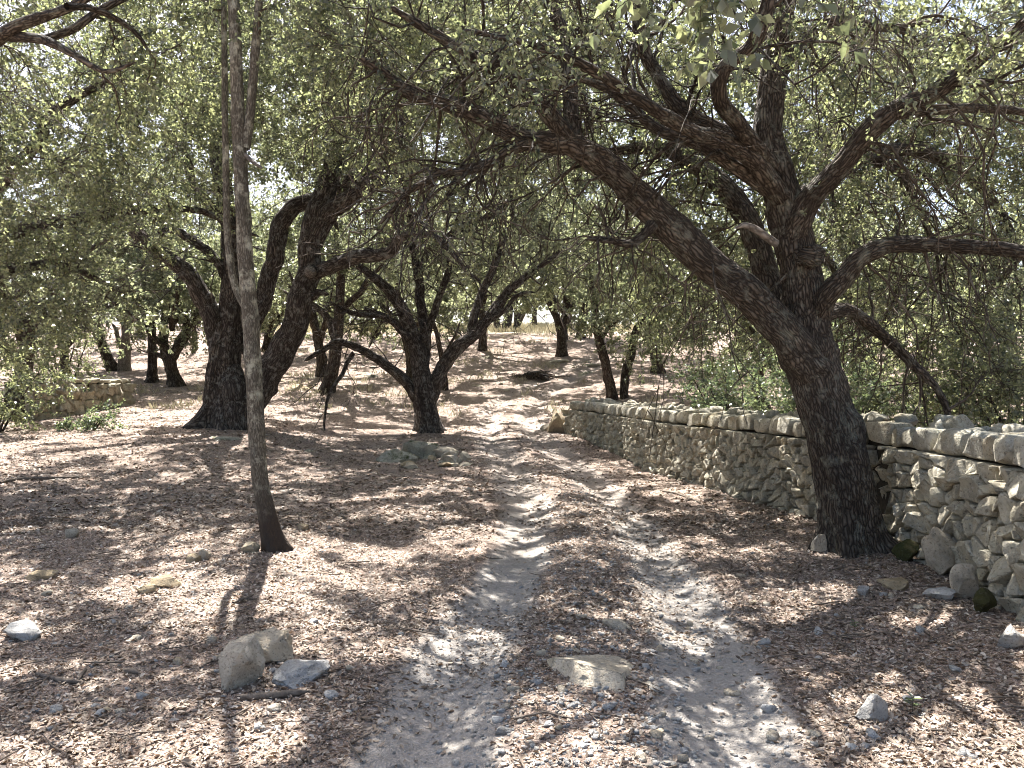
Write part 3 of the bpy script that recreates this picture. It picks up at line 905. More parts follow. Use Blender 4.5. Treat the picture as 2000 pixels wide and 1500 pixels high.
def hanging(root_name, paths, seed, bark=None, grav=-.30, thick=(.008, .017), jit=.34, name='hanging_branches'):
    """crooked drooping branches off the limbs: (limb path, how many, shortest, longest)"""
    r = np.random.default_rng(seed)
    root = bpy.data.objects[root_name]
    main, sub2 = [], []
    for pts, n, l0, l1 in paths:
        P, _ = catmull([p[:3] for p in pts], [0] * len(pts), .1)
        for _i in range(n):
            k = int(r.uniform(.25, .98) * (len(P) - 1))
            q = P[k].copy()
            tdir = norm(P[min(k + 1, len(P) - 1)] - P[k - 1])
            d = norm(tdir * .8 + r.normal(size=3) * .6 + np.array([0, 0, grav * .7]))
            L = r.uniform(l0, l1)
            line = [q]
            for j in range(8):
                d = norm(d + np.array([0, 0, grav]) + r.normal(size=3) * jit)
                q = q + d * L / 8
                line.append(q)
                if j in (2, 3, 4, 5, 6):
                    e = norm(d + r.normal(size=3) * .8)
                    w = [q]
                    z = q
                    for _j in range(4):
                        e = norm(e + np.array([0, 0, grav * .8]) + r.normal(size=3) * .35)
                        z = z + e * L * .09
                        w.append(z)
                    sub2.append(w)
            main.append(line)
    a = Acc()
    M = np.array(main)
    rad = r.uniform(*thick, len(M))[:, None] * np.linspace(1, .25, 9)[None]
    batch_tubes(a, M, rad, 6)
    S2 = np.array(sub2)
    batch_tubes(a, S2, np.broadcast_to(np.linspace(thick[0] * .75, thick[0] * .25, 5), (len(S2), 5)), 4)
    org = np.array(root.location)
    add(name, a.mesh(name, bark or TWIG, True, org), root, kind='stuff')
LB = dict((i, l[1]) for i, l in enumerate(oak_limbs))
hanging('holm_oak', [(LB[7], 26, 1.0, 2.4), (LB[8], 12, .8, 1.6), (LB[6], 16, .5, 1.4), (LB[9], 10, .5, 1.2), (LB[4], 14, .8, 1.8), (LB[10], 22, 1.0, 2.6), (LB[1], 26, .5, 1.8), (LB[16], 6, .4, 1.2), (LB[17], 10, .4, 1.2), (LB[14], 10, .6, 1.5)], 5)
hanging('holm_oak', [(LB[k], n_, .6, 2.0) for k, n_ in ((1, 16), (2, 14), (3, 9), (11, 16), (12, 10), (13, 7), (15, 14), (17, 10), (0, 8), (4, 8))], 25, BARK_OAK, -.03, (.007, .019), .4, 'side_branches')

# ------------------------------------------------------------------ slender tree in front
bx, by, bz_ = at_ground(537, 1076)
sl = [('trunk', px([(545, 1100, by, 52), (537, 1070, by, 47), (524, 1020, by, 42), (510, 950, by, 37), (503, 880, by, 36), (499, 800, by, 37), (495, 720, by, 37), (490, 640, by, 36), (483, 550, by, 35), (477, 460, by, 33), (471, 360, by, 32), (466, 250, by, 30), (461, 120, by, 27), (456, 0, by, 25), (450, -150, by, 21), (455, -350, by, 13), (470, -500, by, 6)])),
      ('limb', px([(479, 290, by, 22), (488, 230, by, 20), (495, 150, by, 19), (504, 40, by, 18), (515, -100, by, 14), (540, -300, by, 6)])),
      ('limb', px([(488, 610, by + .05, 20), (460, 560, by + .12, 17), (446, 480, by + .16, 16), (442, 360, by + .18, 15), (438, 220, by + .18, 14), (437, 80, by + .18, 13), (432, -80, by + .18, 11), (410, -300, by + .2, 5)])),
      ('dead_stub', px([(475, 300, by, 12), (495, 318, by - .1, 10), (515, 330, by - .2, 6)]))]
cl = np.concatenate([fr(380, 620, -30, 60, by - 1.2, by + 1.2, 10), wb(-5.5, 1.0, by - 1.5, by + 6, 5.9, 9, 150)])  # wide overhead clusters added out of view to shade the clearing
build_tree('slender_oak', 'slender young tree with lichened pale bark standing in the open leaf litter', (bx, by, bz_), sl, cl, BARK_LICHEN,
           step=.03, sides=28, amp=.003, wob=.012, flare=(.35, .10, 4, .2), twigs=10, per=26, size=(.034, .055), droop=.5, hi=True)

# ------------------------------------------------------------------ old oak on the left, fluted trunk
bx, by, bz_ = at_ground(432, 836)
Y = by + .4
lo = [('trunk', px([(430, 865, Y, 96), (432, 835, Y, 88), (437, 780, Y, 76), (441, 720, Y, 66), (444, 660, Y, 58), (449, 600, Y, 50), (450, 520, Y + .1, 42), (445, 430, Y + .2, 38), (430, 340, Y + .3, 40), (425, 240, Y + .4, 34), (430, 100, Y + .5, 24), (440, -60, Y + .5, 10)])),
      ('buttress', px([(470, 858, Y - .35, 62), (468, 815, Y - .35, 60), (466, 765, Y - .32, 62), (458, 735, Y - .2, 48), (450, 700, Y, 20)])),
      ('buttress', px([(392, 850, Y - .15, 30), (408, 790, Y - .2, 32), (420, 710, Y - .25, 30), (425, 640, Y - .2, 24), (430, 600, Y, 12)])),
      ('limb', px([(436, 720, Y - .1, 50), (420, 645, Y - .1, 44), (398, 585, Y - .2, 40), (370, 535, Y - .3, 36), (325, 500, Y - .4, 32), (275, 462, Y - .5, 30), (220, 400, Y - .6, 22), (160, 350, Y - .8, 10)])),
      ('limb', px([(452, 560, Y, 24), (422, 508, Y, 20), (385, 476, Y - .1, 18), (334, 451, Y - .1, 14), (290, 470, Y - .1, 6)])),
      ('limb', px([(446, 440, Y + .1, 26), (405, 392, Y, 22), (378, 355, Y, 18), (360, 300, Y, 14), (330, 240, Y, 7)])),
      ('limb', px([(465, 820, Y - .1, 66), (518, 742, Y - .1, 66), (553, 682, Y - .2, 60), (580, 610, Y - .3, 55), (600, 530, Y - .4, 51), (616, 450, Y - .4, 47), (635, 370, Y - .4, 46), (655, 300, Y - .3, 38), (668, 230, Y - .2, 32), (690, 150, Y - .1, 26), (720, 60, Y, 18), (750, -40, Y, 9)])),
      ('limb', px([(612, 475, Y - .4, 42), (642, 418, Y - .5, 40), (690, 380, Y - .7, 37), (735, 345, Y - .8, 36), (768, 290, Y - .9, 26), (790, 230, Y - 1, 17), (830, 160, Y - 1, 7)])),
      ('limb', px([(470, 690, Y + .3, 40), (512, 585, Y + .5, 38), (540, 500, Y + .6, 38), (552, 440, Y + .6, 37), (592, 398, Y + .7, 34), (660, 368, Y + .7, 35), (720, 320, Y + .8, 28), (760, 240, Y + .9, 20), (790, 150, Y + 1, 9)])),
      ('limb', px([(598, 535, Y - .45, 36), (650, 520, Y - .7, 32), (700, 505, Y - .9, 30), (760, 490, Y - 1, 25), (785, 460, Y - 1, 16), (850, 465, Y - 1, 12), (905, 520, Y - 1.1, 9), (940, 550, Y - 1.1, 5)])),
      ('limb', px([(588, 585, Y - .3, 22), (615, 575, Y - .4, 18), (650, 575, Y - .5, 7)])),
      ('dead_stub', px([(612, 530, Y - .7, 24), (606, 527, Y - .95, 26), (598, 524, Y - 1.0, 8)]))]
cl = np.concatenate([fr(240, 720, 60, 330, 14, 20, 80), fr(120, 420, 300, 500, 14.5, 19, 55), fr(560, 860, 100, 330, 15, 20, 50), fr(460, 780, 120, 470, 18.5, 22, 60), wb(-13, 1, 12, 23, 8.0, 11.5, 130)])
build_tree('gnarled_oak', 'gnarled old oak with thick dark fluted trunk behind the slender tree', (bx, by, bz_), lo, cl, BARK_DARK,
           step=.06, sides=40, amp=.016, wob=.12, flare=(.45, .24, 6, .9), twigs=12, per=26, size=(.045, .075), tl=(.3, .9), droop=.55, trad=.005, gaps=(1.3, -.06))

# ------------------------------------------------------------------ forked oak at the bend of the track
bx, by, bz_ = at_ground(836, 846)
Y = by + .3
mo = [('trunk', px([(840, 865, Y, 58), (836, 830, Y, 52), (830, 790, Y, 52), (828, 755, Y, 50), (822, 720, Y, 40), (815, 680, Y, 34), (800, 635, Y, 30), (775, 590, Y - .1, 26), (740, 550, Y - .2, 20), (700, 520, Y - .3, 14), (650, 500, Y - .4, 6)])),
      ('limb', px([(825, 790, Y, 30), (792, 747, Y - .1, 25), (755, 715, Y - .2, 21), (715, 690, Y - .3, 17), (665, 672, Y - .4, 14), (625, 690, Y - .6, 9), (590, 705, Y - .7, 4)])),
      ('limb', px([(836, 785, Y, 36), (865, 715, Y, 31), (895, 675, Y, 28), (925, 655, Y, 25), (960, 620, Y, 22), (985, 575, Y, 18), (1020, 545, Y, 15), (1060, 520, Y, 11), (1110, 480, Y, 5)])),
      ('limb', px([(824, 735, Y + .1, 30), (831, 650, Y + .2, 24), (822, 590, Y + .3, 21), (812, 520, Y + .4, 18), (800, 450, Y + .4, 14), (790, 370, Y + .4, 10), (770, 280, Y + .4, 5)])),
      ('limb', px([(829, 670, Y, 18), (850, 600, Y - .1, 16), (872, 540, Y - .2, 14), (885, 470, Y - .2, 12), (905, 400, Y - .2, 9), (930, 320, Y - .2, 5)])),
      ('limb', px([(918, 660, Y, 20), (930, 600, Y + .2, 18), (960, 530, Y + .3, 16), (985, 470, Y + .3, 14), (1000, 400, Y + .3, 10), (985, 320, Y + .3, 5)])),
      ('limb', px([(812, 680, Y, 18), (780, 640, Y - .3, 15), (745, 615, Y - .6, 13), (690, 610, Y - .9, 10), (640, 590, Y - 1.1, 5)])),
      ('limb', px([(815, 540, Y + .3, 16), (850, 480, Y + .4, 14), (905, 440, Y + .5, 12), (960, 420, Y + .6, 9), (1020, 380, Y + .6, 5)])),
      ('limb', px([(690, 690, Y - .3, 11), (665, 730, Y - .6, 9), (645, 770, Y - .9, 7), (632, 820, Y - 1.1, 5), (640, 870, Y - 1.2, 2)])),
      ('limb', px([(960, 622, Y, 12), (985, 610, Y - .2, 10), (1010, 580, Y - .3, 8), (1050, 570, Y - .4, 4)]))]
cl = np.concatenate([fr(650, 1120, 260, 480, Y - 2.5, Y + 2.5, 85), fr(700, 1080, 430, 560, Y - 2, Y + 2, 22), wb(-6, 3, Y - 4, Y + 4, 6.3, 9.5, 80)])
build_tree('forked_oak', 'low forked oak with dark trunk beside the bend of the track', (bx, by, bz_), mo, cl, BARK_DARK,
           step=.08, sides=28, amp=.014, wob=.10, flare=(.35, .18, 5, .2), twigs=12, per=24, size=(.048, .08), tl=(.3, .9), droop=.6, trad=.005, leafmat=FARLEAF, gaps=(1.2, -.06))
# bare twigs of the low branches
def bare_twigs(parent_name, pts, n, seed, spread=.5, L=(.3, .9)):
    r = np.random.default_rng(seed)
    root = bpy.data.objects[parent_name]
    P = np.array(pts)
    T = []
    for i in range(n):
        k = r.integers(0, len(P) - 1)
        q = P[k] + (P[k + 1] - P[k]) * r.random()
        d = norm(P[k + 1] - P[k]) + r.normal(size=3) * spread
        d = norm(d)
        LL = r.uniform(*L)
        ps = [q]
        for j in range(4):
            d = norm(d + r.normal(size=3) * .3 + np.array([0, 0, -.1]))
            q = q + d * LL / 4
            ps.append(q)
        T.append(ps)
    a = Acc()
    T = np.array(T)
    batch_tubes(a, T, np.broadcast_to(np.array([.011, .009, .007, .005, .002]), (n, 5)), 4)
    add('bare_twigs', a.mesh('bare_twigs', TWIG, True, np.array(root.location)), root, kind='stuff')
bare_twigs('forked_oak', [p[:3] for p in px([(760, 720, Y - .2, 1), (665, 672, Y - .4, 1), (632, 740, Y - .9, 1), (632, 820, Y - 1.1, 1)])], 26, 3)
bare_twigs('forked_oak', [p[:3] for p in px([(800, 640, Y, 1), (745, 615, Y - .6, 1), (690, 610, Y - .9, 1), (640, 590, Y - 1.1, 1)])], 30, 4)
bare_twigs('forked_oak', [p[:3] for p in px([(880, 690, Y, 1), (960, 620, Y, 1), (1020, 545, Y, 1)])], 34, 5)
bare_twigs('gnarled_oak', [p[:3] for p in px([(600, 540, Y - 2, 1), (700, 505, Y - 2.4, 1), (785, 460, Y - 2.5, 1), (905, 520, Y - 2.6, 1)])], 40, 6)

hanging('forked_oak', [(mo[k][1], n_, .9, 2.6) for k, n_ in ((0, 14), (1, 12), (2, 17), (3, 14), (4, 12), (5, 13), (6, 13), (7, 10))], 15, BARK_DARK, .02, (.011, .028), .42, 'side_branches')
hanging('gnarled_oak', [(lo[k][1], n_, 1.0, 3.0) for k, n_ in ((3, 6), (4, 5), (5, 6), (6, 9), (7, 9), (8, 6), (9, 9))], 16, BARK_DARK, -.06, (.012, .03), .4, 'side_branches')

# ------------------------------------------------------------------ tree at the left edge whose boughs hang into the picture
bx, by = -8.3, 10.5
bz_ = g1(bx, by)
le = [('trunk', [(bx, by, bz_ - .1, .26), (bx + .1, by, bz_ + 1, .21), (bx + .3, by - .1, bz_ + 2.4, .18), (bx + .5, by, bz_ + 4, .14), (bx + .9, by, bz_ + 6, .09), (bx + 1.2, by, bz_ + 8, .03)]),
      ('limb', [(bx + .2, by, bz_ + 2, .12)] + px([(-60, 420, 9.6, 34), (0, 355, 9.2, 30), (60, 290, 9, 26), (110, 220, 8.8, 22), (165, 185, 8.7, 16), (230, 150, 8.5, 8)])),
      ('limb', [(bx + .5, by, bz_ + 4, .11)] + px([(-60, 130, 7.5, 34), (0, 75, 7.0, 28), (60, 40, 6.8, 23), (140, 8, 6.6, 18), (240, -30, 6.4, 12), (330, -60, 5.8, 8)])),
      ('limb', px([(10, 68, 7.0, 26), (90, 76, 6.8, 20), (150, 105, 6.7, 14), (205, 132, 6.6, 9), (260, 120, 6.5, 4)])),
      ('limb', px([(90, 78, 6.8, 18), (150, 55, 6.9, 17), (220, 15, 7.0, 15), (290, -20, 7.1, 9)])),
      ('limb', px([(130, 12, 6.3, 16), (200, 25, 6.6, 14), (260, 60, 6.8, 11), (290, 100, 6.9, 6)])),
      ('limb', [(bx + .2, by, bz_ + 1.4, .1)] + px([(-40, 560, 10.6, 26), (60, 520, 11, 22), (140, 520, 11.4, 16), (220, 560, 11.8, 8)])),
      ('limb', [(bx + .4, by, bz_ + 3.2, .1), (bx + 1.5, by + 1.2, bz_ + 4, .08), (bx + 3, by + 2.2, bz_ + 4.4, .05), (bx + 4, by + 2.6, bz_ + 4, .02)])]
cl = np.concatenate([fr(-60, 260, 120, 420, 7.5, 12, 70), fr(-60, 180, 400, 700, 9.5, 13, 75), fr(160, 400, 150, 440, 9, 13.5, 60), fr(-50, 420, -40, 180, 7, 12, 40), fr(180, 330, 420, 600, 12, 14, 14), wb(-12, -3, 7, 14, 6, 9, 70), fr(-60, 520, -40, 320, 12, 16, 80)])
build_tree('spreading_oak', 'leafy oak at the left edge with boughs hanging into the clearing', (bx, by, bz_), le, cl, BARK_OAK,
           step=.06, sides=24, amp=.008, wob=.05, flare=(.4, .2, 5, .3), twigs=11, per=28, size=(.036, .062), droop=.5, tl=(.25, .8), tint=(0, 1.1))

# ------------------------------------------------------------------ further trees that stand in plain view on the slope
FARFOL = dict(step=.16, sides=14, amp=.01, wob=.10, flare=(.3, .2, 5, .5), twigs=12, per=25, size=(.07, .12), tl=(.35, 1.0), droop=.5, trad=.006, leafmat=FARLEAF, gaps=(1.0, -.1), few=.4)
def proto_tree(seed):
    global rng
    r = np.random.default_rng(seed)
    keep, rng = rng, r
    H = r.uniform(5.5, 7)
    limbs = [('trunk', [(0, 0, -.2, .2), (r.normal() * .1, r.normal() * .1, .9, .16), (r.normal() * .25, r.normal() * .2, 2.0, .13), (r.normal() * .5, r.normal() * .5, 3.6, .09), (r.normal() * .6, r.normal() * .6, H * .85, .03)])]
    for k in range(4):
        a = k * 1.6 + r.uniform(0, .8)
        d = np.array([math.cos(a), math.sin(a), 0])
        z0 = r.uniform(.9, 2.2)
        p0 = np.array([limbs[0][1][1][0], limbs[0][1][1][1], z0])
        limbs.append(('limb', [(*p0, .10), (*(p0 + d * .6 + [0, 0, .7]), .08), (*(p0 + d * 1.4 + [0, 0, 1.5]), .06), (*(p0 + d * 2.3 + [0, 0, 1.9]), .03)]))
    cl = np.concatenate([el((0, 0, H * .62), (3.0, 3.0, H * .36), 60, .3), el((0, 0, H * .4), (2.9, 2.9, 1.1), 22, .6)])
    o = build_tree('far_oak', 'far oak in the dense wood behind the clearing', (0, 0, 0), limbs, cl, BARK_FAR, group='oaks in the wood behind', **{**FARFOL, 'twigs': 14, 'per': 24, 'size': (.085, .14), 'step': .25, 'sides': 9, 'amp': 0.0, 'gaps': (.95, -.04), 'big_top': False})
    rng = keep
    return o
protos = [proto_tree(s) for s in (101, 102, 103, 104)]
def high_crown(root, spots, k0=0):
    """foliage copies added high up for shade and to close sky gaps: (x, y, height of the hem, scale)"""
    base = np.array(root.location)
    for i, (x, y, z, sc) in enumerate(spots):
        src = protos[(k0 + i) % 4]
        for ch in src.children:
            if ch.name.split('.')[0] in ('crown', 'twigs'):
                c = add(ch.name.split('.')[0], ch.data, root, kind='stuff' if ch.name.startswith('twigs') else None, loc=np.array([x, y, z - 1.6 * sc]) - base)
                c.scale = (sc, sc, sc)

def slope_tree(name, label, stems, crown, bark=BARK_FAR, group=None, high=True, **kw):
    """stems: lists of (photo x, photo y, width); the first point of the first is the foot"""
    x, y, z = at_ground(stems[0][0][0], stems[0][0][1] - 3)
    Yd = y + .25
    limbs = []
    for i, st in enumerate(stems):
        pts = [(a, b, Yd + .12 * j * (1 if i % 2 else -1), w) for j, (a, b, w) in enumerate(st)]
        if i == 0 or st[0][1] > stems[0][0][1] - 8:
            pts = [(st[0][0], st[0][1] + 14, Yd, st[0][2])] + pts
        limbs.append(('trunk' if i == 0 else 'limb', px(pts)))
    cl = np.concatenate([fr(a, b, c, d, Yd - e, Yd + e, n) for a, b, c, d, e, n in crown])
    p = dict(FARFOL)
    p.update(kw)
    o = build_tree(name, label, (x, y, z), limbs, cl, bark, group=group, **p)
    if high:
        high_crown(o, [(x + .3, y + .8, z + 3.4, 1.15)], int(abs(x) * 7) % 4)  # crown copy added to shade the slope
    return o

slope_tree('oak_tree', 'leaning oak with brown trunk between the old oak and the forked oak',
           [[(637, 772, 30), (648, 730, 28), (655, 690, 27), (658, 640, 25), (665, 570, 20), (660, 480, 14), (650, 400, 6)], [(657, 660, 18), (630, 610, 15), (590, 580, 10), (560, 520, 5)], [(660, 620, 16), (700, 570, 13), (740, 520, 8), (770, 470, 4)]],
           [(540, 780, 380, 560, 2.5, 45), (560, 760, 300, 400, 2, 15)])
slope_tree('young_oak', 'thin dark trunk standing just behind the forked oak', [[(870, 767, 14), (868, 730, 12), (862, 690, 11), (850, 640, 9), (830, 600, 5)], [(864, 700, 8), (885, 660, 6), (900, 620, 3)]], [(800, 930, 520, 620, 2, 10)], sides=10, high=False)
slope_tree('oak_tree', 'dark forked oak standing behind the low wall end on the left',
           [[(342, 757, 26), (334, 720, 24), (322, 690, 20), (318, 650, 18), (325, 600, 15), (330, 540, 10), (320, 480, 5)], [(332, 710, 20), (350, 670, 18), (372, 630, 15), (400, 580, 10), (420, 520, 5)], [(325, 700, 12), (300, 690, 9), (283, 688, 5)]],
           [(240, 450, 440, 640, 2.5, 36)], bark=BARK_DARK)
slope_tree('oak_tree', 'straight dark trunk beside the forked oak behind the low wall', [[(296, 752, 22), (296, 710, 20), (296, 660, 18), (290, 600, 14), (280, 540, 9), (270, 480, 4)], [(295, 640, 12), (310, 590, 9), (320, 540, 4)]], [(210, 340, 430, 620, 2, 26)], bark=BARK_DARK)
slope_tree('oak_tree', 'pale weathered oak stump-like trunk rising behind the low wall', [[(240, 728, 26), (243, 690, 24), (248, 650, 18), (262, 600, 14), (285, 560, 8), (310, 530, 4)], [(241, 690, 12), (228, 650, 9), (215, 630, 4)]], [(200, 330, 480, 600, 2, 12)], bark=BARK_PALE)
slope_tree('oak_tree', 'brown oak trunk leaning left over the low wall', [[(222, 728, 24), (208, 695, 22), (192, 650, 20), (178, 605, 18), (150, 560, 14), (130, 500, 8), (110, 440, 4)], [(180, 610, 12), (200, 560, 9), (215, 500, 4)]], [(60, 250, 400, 600, 2.5, 36)])
slope_tree('young_oak', 'thin sapling far behind the old oak', [[(381, 688, 11), (379, 650, 10), (376, 610, 9), (372, 560, 5)]], [(330, 440, 520, 620, 2, 9)], sides=10, high=False)
slope_tree('oak_tree', 'forked oak on the slope behind the old oak', [[(520, 690, 20), (524, 660, 18), (532, 620, 16), (530, 570, 11), (520, 510, 5)], [(528, 650, 14), (550, 610, 11), (575, 560, 6)]], [(460, 620, 430, 620, 3, 26)])
slope_tree('oak_tree', 'dark forked oak at the top of the slope left of the forked oak', [[(735, 664, 22), (732, 640, 20), (724, 610, 16), (715, 570, 10), (705, 530, 5)], [(735, 650, 16), (745, 610, 13), (748, 570, 8), (755, 520, 4)]], [(650, 830, 440, 600, 4, 34)])
slope_tree('oak_tree', 'three-stemmed dark oak on the brow of the slope', [[(972, 651, 16), (970, 625, 14), (962, 590, 11), (950, 540, 5)], [(988, 651, 22), (992, 620, 20), (998, 590, 16), (1010, 540, 8), (1015, 500, 4)], [(1004, 651, 17), (1015, 620, 15), (1032, 585, 12), (1060, 540, 6)]], [(890, 1100, 400, 570, 4, 44)], bark=BARK_DARK)
bft = slope_tree('oak_tree', 'brown forked oak below the brow of the slope, right of the track',
           [[(1098, 700, 24), (1097, 670, 21), (1095, 640, 20), (1085, 615, 15), (1070, 585, 13), (1050, 540, 8), (1040, 490, 4)], [(1096, 645, 18), (1106, 610, 16), (1105, 570, 15), (1098, 530, 10), (1090, 470, 5)], [(1104, 620, 11), (1122, 595, 9), (1140, 580, 4)]],
           [(1000, 1220, 380, 560, 3, 46)])
slope_tree('oak_tree', 'dark trunk on the brow right of the brown forked oak', [[(1135, 664, 20), (1136, 640, 19), (1142, 600, 17), (1150, 570, 12), (1158, 530, 5)], [(1140, 620, 10), (1160, 590, 8), (1185, 560, 4)]], [(1090, 1260, 440, 560, 4, 30)])
slope_tree('young_oak', 'thin dark trunk behind the brown forked oak on the brow', [[(1113, 651, 11), (1113, 620, 10), (1120, 590, 8), (1128, 550, 4)]], [(1080, 1170, 500, 560, 3, 8)], sides=10, high=False)
slope_tree('twin_oak', 'twin-stemmed oak rising behind the far end of the wall',
           [[(1197, 787, 24), (1192, 750, 22), (1182, 705, 21), (1170, 660, 19), (1162, 610, 16), (1155, 560, 10), (1150, 500, 4)], [(1219, 787, 21), (1222, 745, 19), (1232, 690, 19), (1242, 645, 16), (1260, 600, 12), (1280, 550, 5)], [(1172, 665, 9), (1190, 640, 7), (1215, 625, 3)]],
           [(1120, 1340, 470, 640, 2, 40), (1180, 1330, 600, 690, 1.5, 14), (1130, 1300, 350, 480, 2.5, 24)])
slope_tree('oak_tree', 'stout brown trunk up the slope right of the twin-stemmed oak', [[(1286, 733, 30), (1283, 700, 24), (1280, 660, 22), (1285, 600, 18), (1300, 540, 10), (1310, 480, 5)], [(1282, 660, 14), (1255, 610, 10), (1240, 560, 5)]], [(1220, 1400, 430, 650, 3, 44), (1250, 1380, 640, 680, 2, 8)])

high_crown(bft, [(-.4, 33.5, 6.3, 1.15), (-3, 35, 6.6, 1.15), (2.3, 32.5, 6.0, 1.1), (4.8, 34.5, 6.6, 1.1), (.8, 37.5, 6.9, 1.1), (-.5, 29.5, 5.6, 1.0)], 1)  # masses added over the slope, away from the trunk, for their shade
high_crown(bpy.data.objects['holm_oak'], [(.5, 11.5, 5.2, .6), (3, 12, 4.6, .65), (5.5, 11.5, 4.4, .6), (2, 13, 6.6, .7), (5, 13.5, 6.4, .7), (8.2, 12.5, 5.6, .7), (-1.5, 12.5, 6.3, .65)])
high_crown(bpy.data.objects['spreading_oak'], [(-8.5, 13.5, 4.6, .6), (-5.8, 14, 6, .6), (-3.8, 15, 7.2, .6)], 1)
high_crown(bpy.data.objects['gnarled_oak'], [(-8, 16.5, 8.6, 1.1), (-4, 17, 9.0, 1.1), (-6.5, 22, 7.6, 1.2)])  # added to shade the ground on the left
high_crown(bpy.data.objects['forked_oak'], [(-3.0, 25, 7.2, 1.1), (1.5, 24.5, 7.0, 1.15), (-1.3, 20.3, 7.2, 1.0), (-4.3, 21, 7.4, 1.0), (2.0, 21, 7.0, .95), (-.2, 17.5, 8.4, .9)], 2)  # added above the track and its bend for more shade
# ------------------------------------------------------------------ wood beyond: four model trees, copied
used = [False] * 4
def place_far(x, y, sc, rot, k, label, group):
    src = protos[k]
    if not used[k]:
        o = src
        used[k] = True
    else:
        o = src.copy()
        COL.objects.link(o)
        for ch in src.children:
            c = ch.copy()
            COL.objects.link(c)
            c.parent = o
    o.location = (x, y, g1(x, y))
    o.rotation_euler = (0, 0, rot)
    o.scale = (sc * rng.uniform(.95, 1.1), sc * rng.uniform(.95, 1.1), sc)
    o['label'], o['group'] = label, group
R2 = random.Random(5)
spots = []
def far_row(pts, label, group, sc=(1, 1.25)):
    for x, y in pts:
        place_far(x + R2.uniform(-.8, .8), y + R2.uniform(-.8, .8), R2.uniform(*sc), R2.uniform(0, 6.28), R2.randrange(4), label, group)
far_row([(-13, 20), (-16.5, 24), (-11.5, 28), (-17, 31), (-21, 27), (-8, 36), (-13, 37), (-19, 38), (-25, 34), (-15.5, 16.5)], 'leafy oak in the thick of the wood on the left', 'oaks in the wood on the left', (1.0, 1.3))
far_row([(8.8, 18), (6.9, 20.5), (11, 15.5), (12, 19), (8.2, 21), (12.5, 23), (10.8, 27), (15.5, 20), (14, 30), (18, 27), (9, 34), (13, 37), (19, 36)], 'leafy oak in the thick of the wood behind the wall', 'oaks in the wood behind the wall', (.95, 1.25))
far_row([(-5.5, 41), (-1.5, 44), (-10, 45), (-16, 47), (-22, 46)], 'small oak on the brow of the slope left of the bright field', 'oaks on the brow', (.95, 1.15))
far_row([(-4.2, 31), (-7.5, 30.5), (-1.8, 38.5), (2.2, 42.5), (6.5, 37)], 'slim oak added among others to shade the leafy slope', 'slim oaks added on the slope', (1.05, 1.2))  # extra copies put in to throw more tree shadow on the slope
far_row([(x_, 57 + (i_ % 3) * 2.5) for i_, x_ in enumerate(range(-22, 24, 4))], 'oak at the near edge of the bright field beyond the brow', 'oaks at the field edge', (.85, 1.1))
far_row([(-28, 66), (-20, 70), (-12, 66), (-4, 72), (4, 68), (12, 72), (20, 66), (28, 70), (36, 64), (0, 84), (-15, 84), (15, 86), (24, 52), (30, 56), (-8, 62), (0, 63), (8, 61), (-24, 58), (16, 60), (-32, 56), (8, 78), (-8, 78)], 'distant oak on the far side of the bright dry field', 'distant oaks across the field', (1.0, 1.35))

# ------------------------------------------------------------------ shrubs
def shrub(name, label, c, r, n, group=None, size=(.05, .085), mat=SHRUBLEAF, **kw):
    x, y = c
    z = g1(x, y)
    limbs = []
    for k in range(6):
        a = k * 1.05 + rng.uniform(0, .6)
        d = np.array([math.cos(a) * r[0], math.sin(a) * r[1], 0])
        limbs.append(('trunk' if k == 0 else 'stem', [(x + d[0] * .05, y + d[1] * .05, z - .05, .025), (x + d[0] * .25, y + d[1] * .25, z + r[2] * .6, .02), (x + d[0] * .5, y + d[1] * .5, z + r[2] * 1.3, .008)]))
    cl = el((x, y, z + r[2] * .95), r, n, .3)
    cl = cl[cl[:, 2] > z + .08]
    p = dict(step=.12, sides=10, amp=0.0, wob=.05, twigs=9, per=13, size=size, tl=(.15, .5), droop=.15, trad=.003, leafmat=mat, gaps=None)
    p.update(kw)
    build_tree(name, label, (x, y, z), limbs, cl, BARK_FAR, group=group, cat='shrub', **p)
x, y, z = at_ground(55, 850)
shrub('evergreen_shrub', 'dense evergreen shrub hiding the low wall at the left edge', (x - 1.0, y + .5), (1.7, 1.2, 1.0), 60, mat=OAKLEAF)
x, y, z = at_ground(205, 838)
shrub('low_shrub', 'small low shrub at the foot of the low stone wall', (x - .2, y - .2), (.6, .4, .2), 12)
x, y, z = at_ground(130, 800)
shrub('evergreen_shrub', 'tall leafy shrub leaning over the low stone wall', (x - .8, y + 1.2), (1.5, 1.3, 1.7), 50, mat=OAKLEAF)
shrub('evergreen_shrub', 'blue-green shrub behind the wall left of the big leaning oak', (4.6, 16.2), (1.1, 1.0, .8), 46)
shrub('evergreen_shrub', 'dense shrub behind the wall right of the big leaning oak', (6.4, 9.6), (1.5, 1.1, .9), 60, mat=OAKLEAF)
shrub('evergreen_shrub', 'broad shrub behind the wall at the right edge', (7.6, 8.6), (1.4, 1.2, 1.1), 50, mat=OAKLEAF)
shrub('evergreen_shrub', 'low shrub just behind the wall under the leaning oak', (4.9, 11.2), (1.2, 1.0, .75), 40)
shrub('evergreen_shrub', 'rounded shrub in the shade behind the middle of the wall', (5.4, 13.4), (1.4, 1.1, 1.15), 56)
shrub('evergreen_shrub', 'tall shrub far behind the wall between hanging branches', (8.0, 14.0), (1.7, 1.4, 1.4), 60, mat=OAKLEAF)
shrub('evergreen_shrub', 'olive shrub among the trunks behind the twin-stemmed oak', (5.6, 22), (1.3, 1.0, .7), 36)

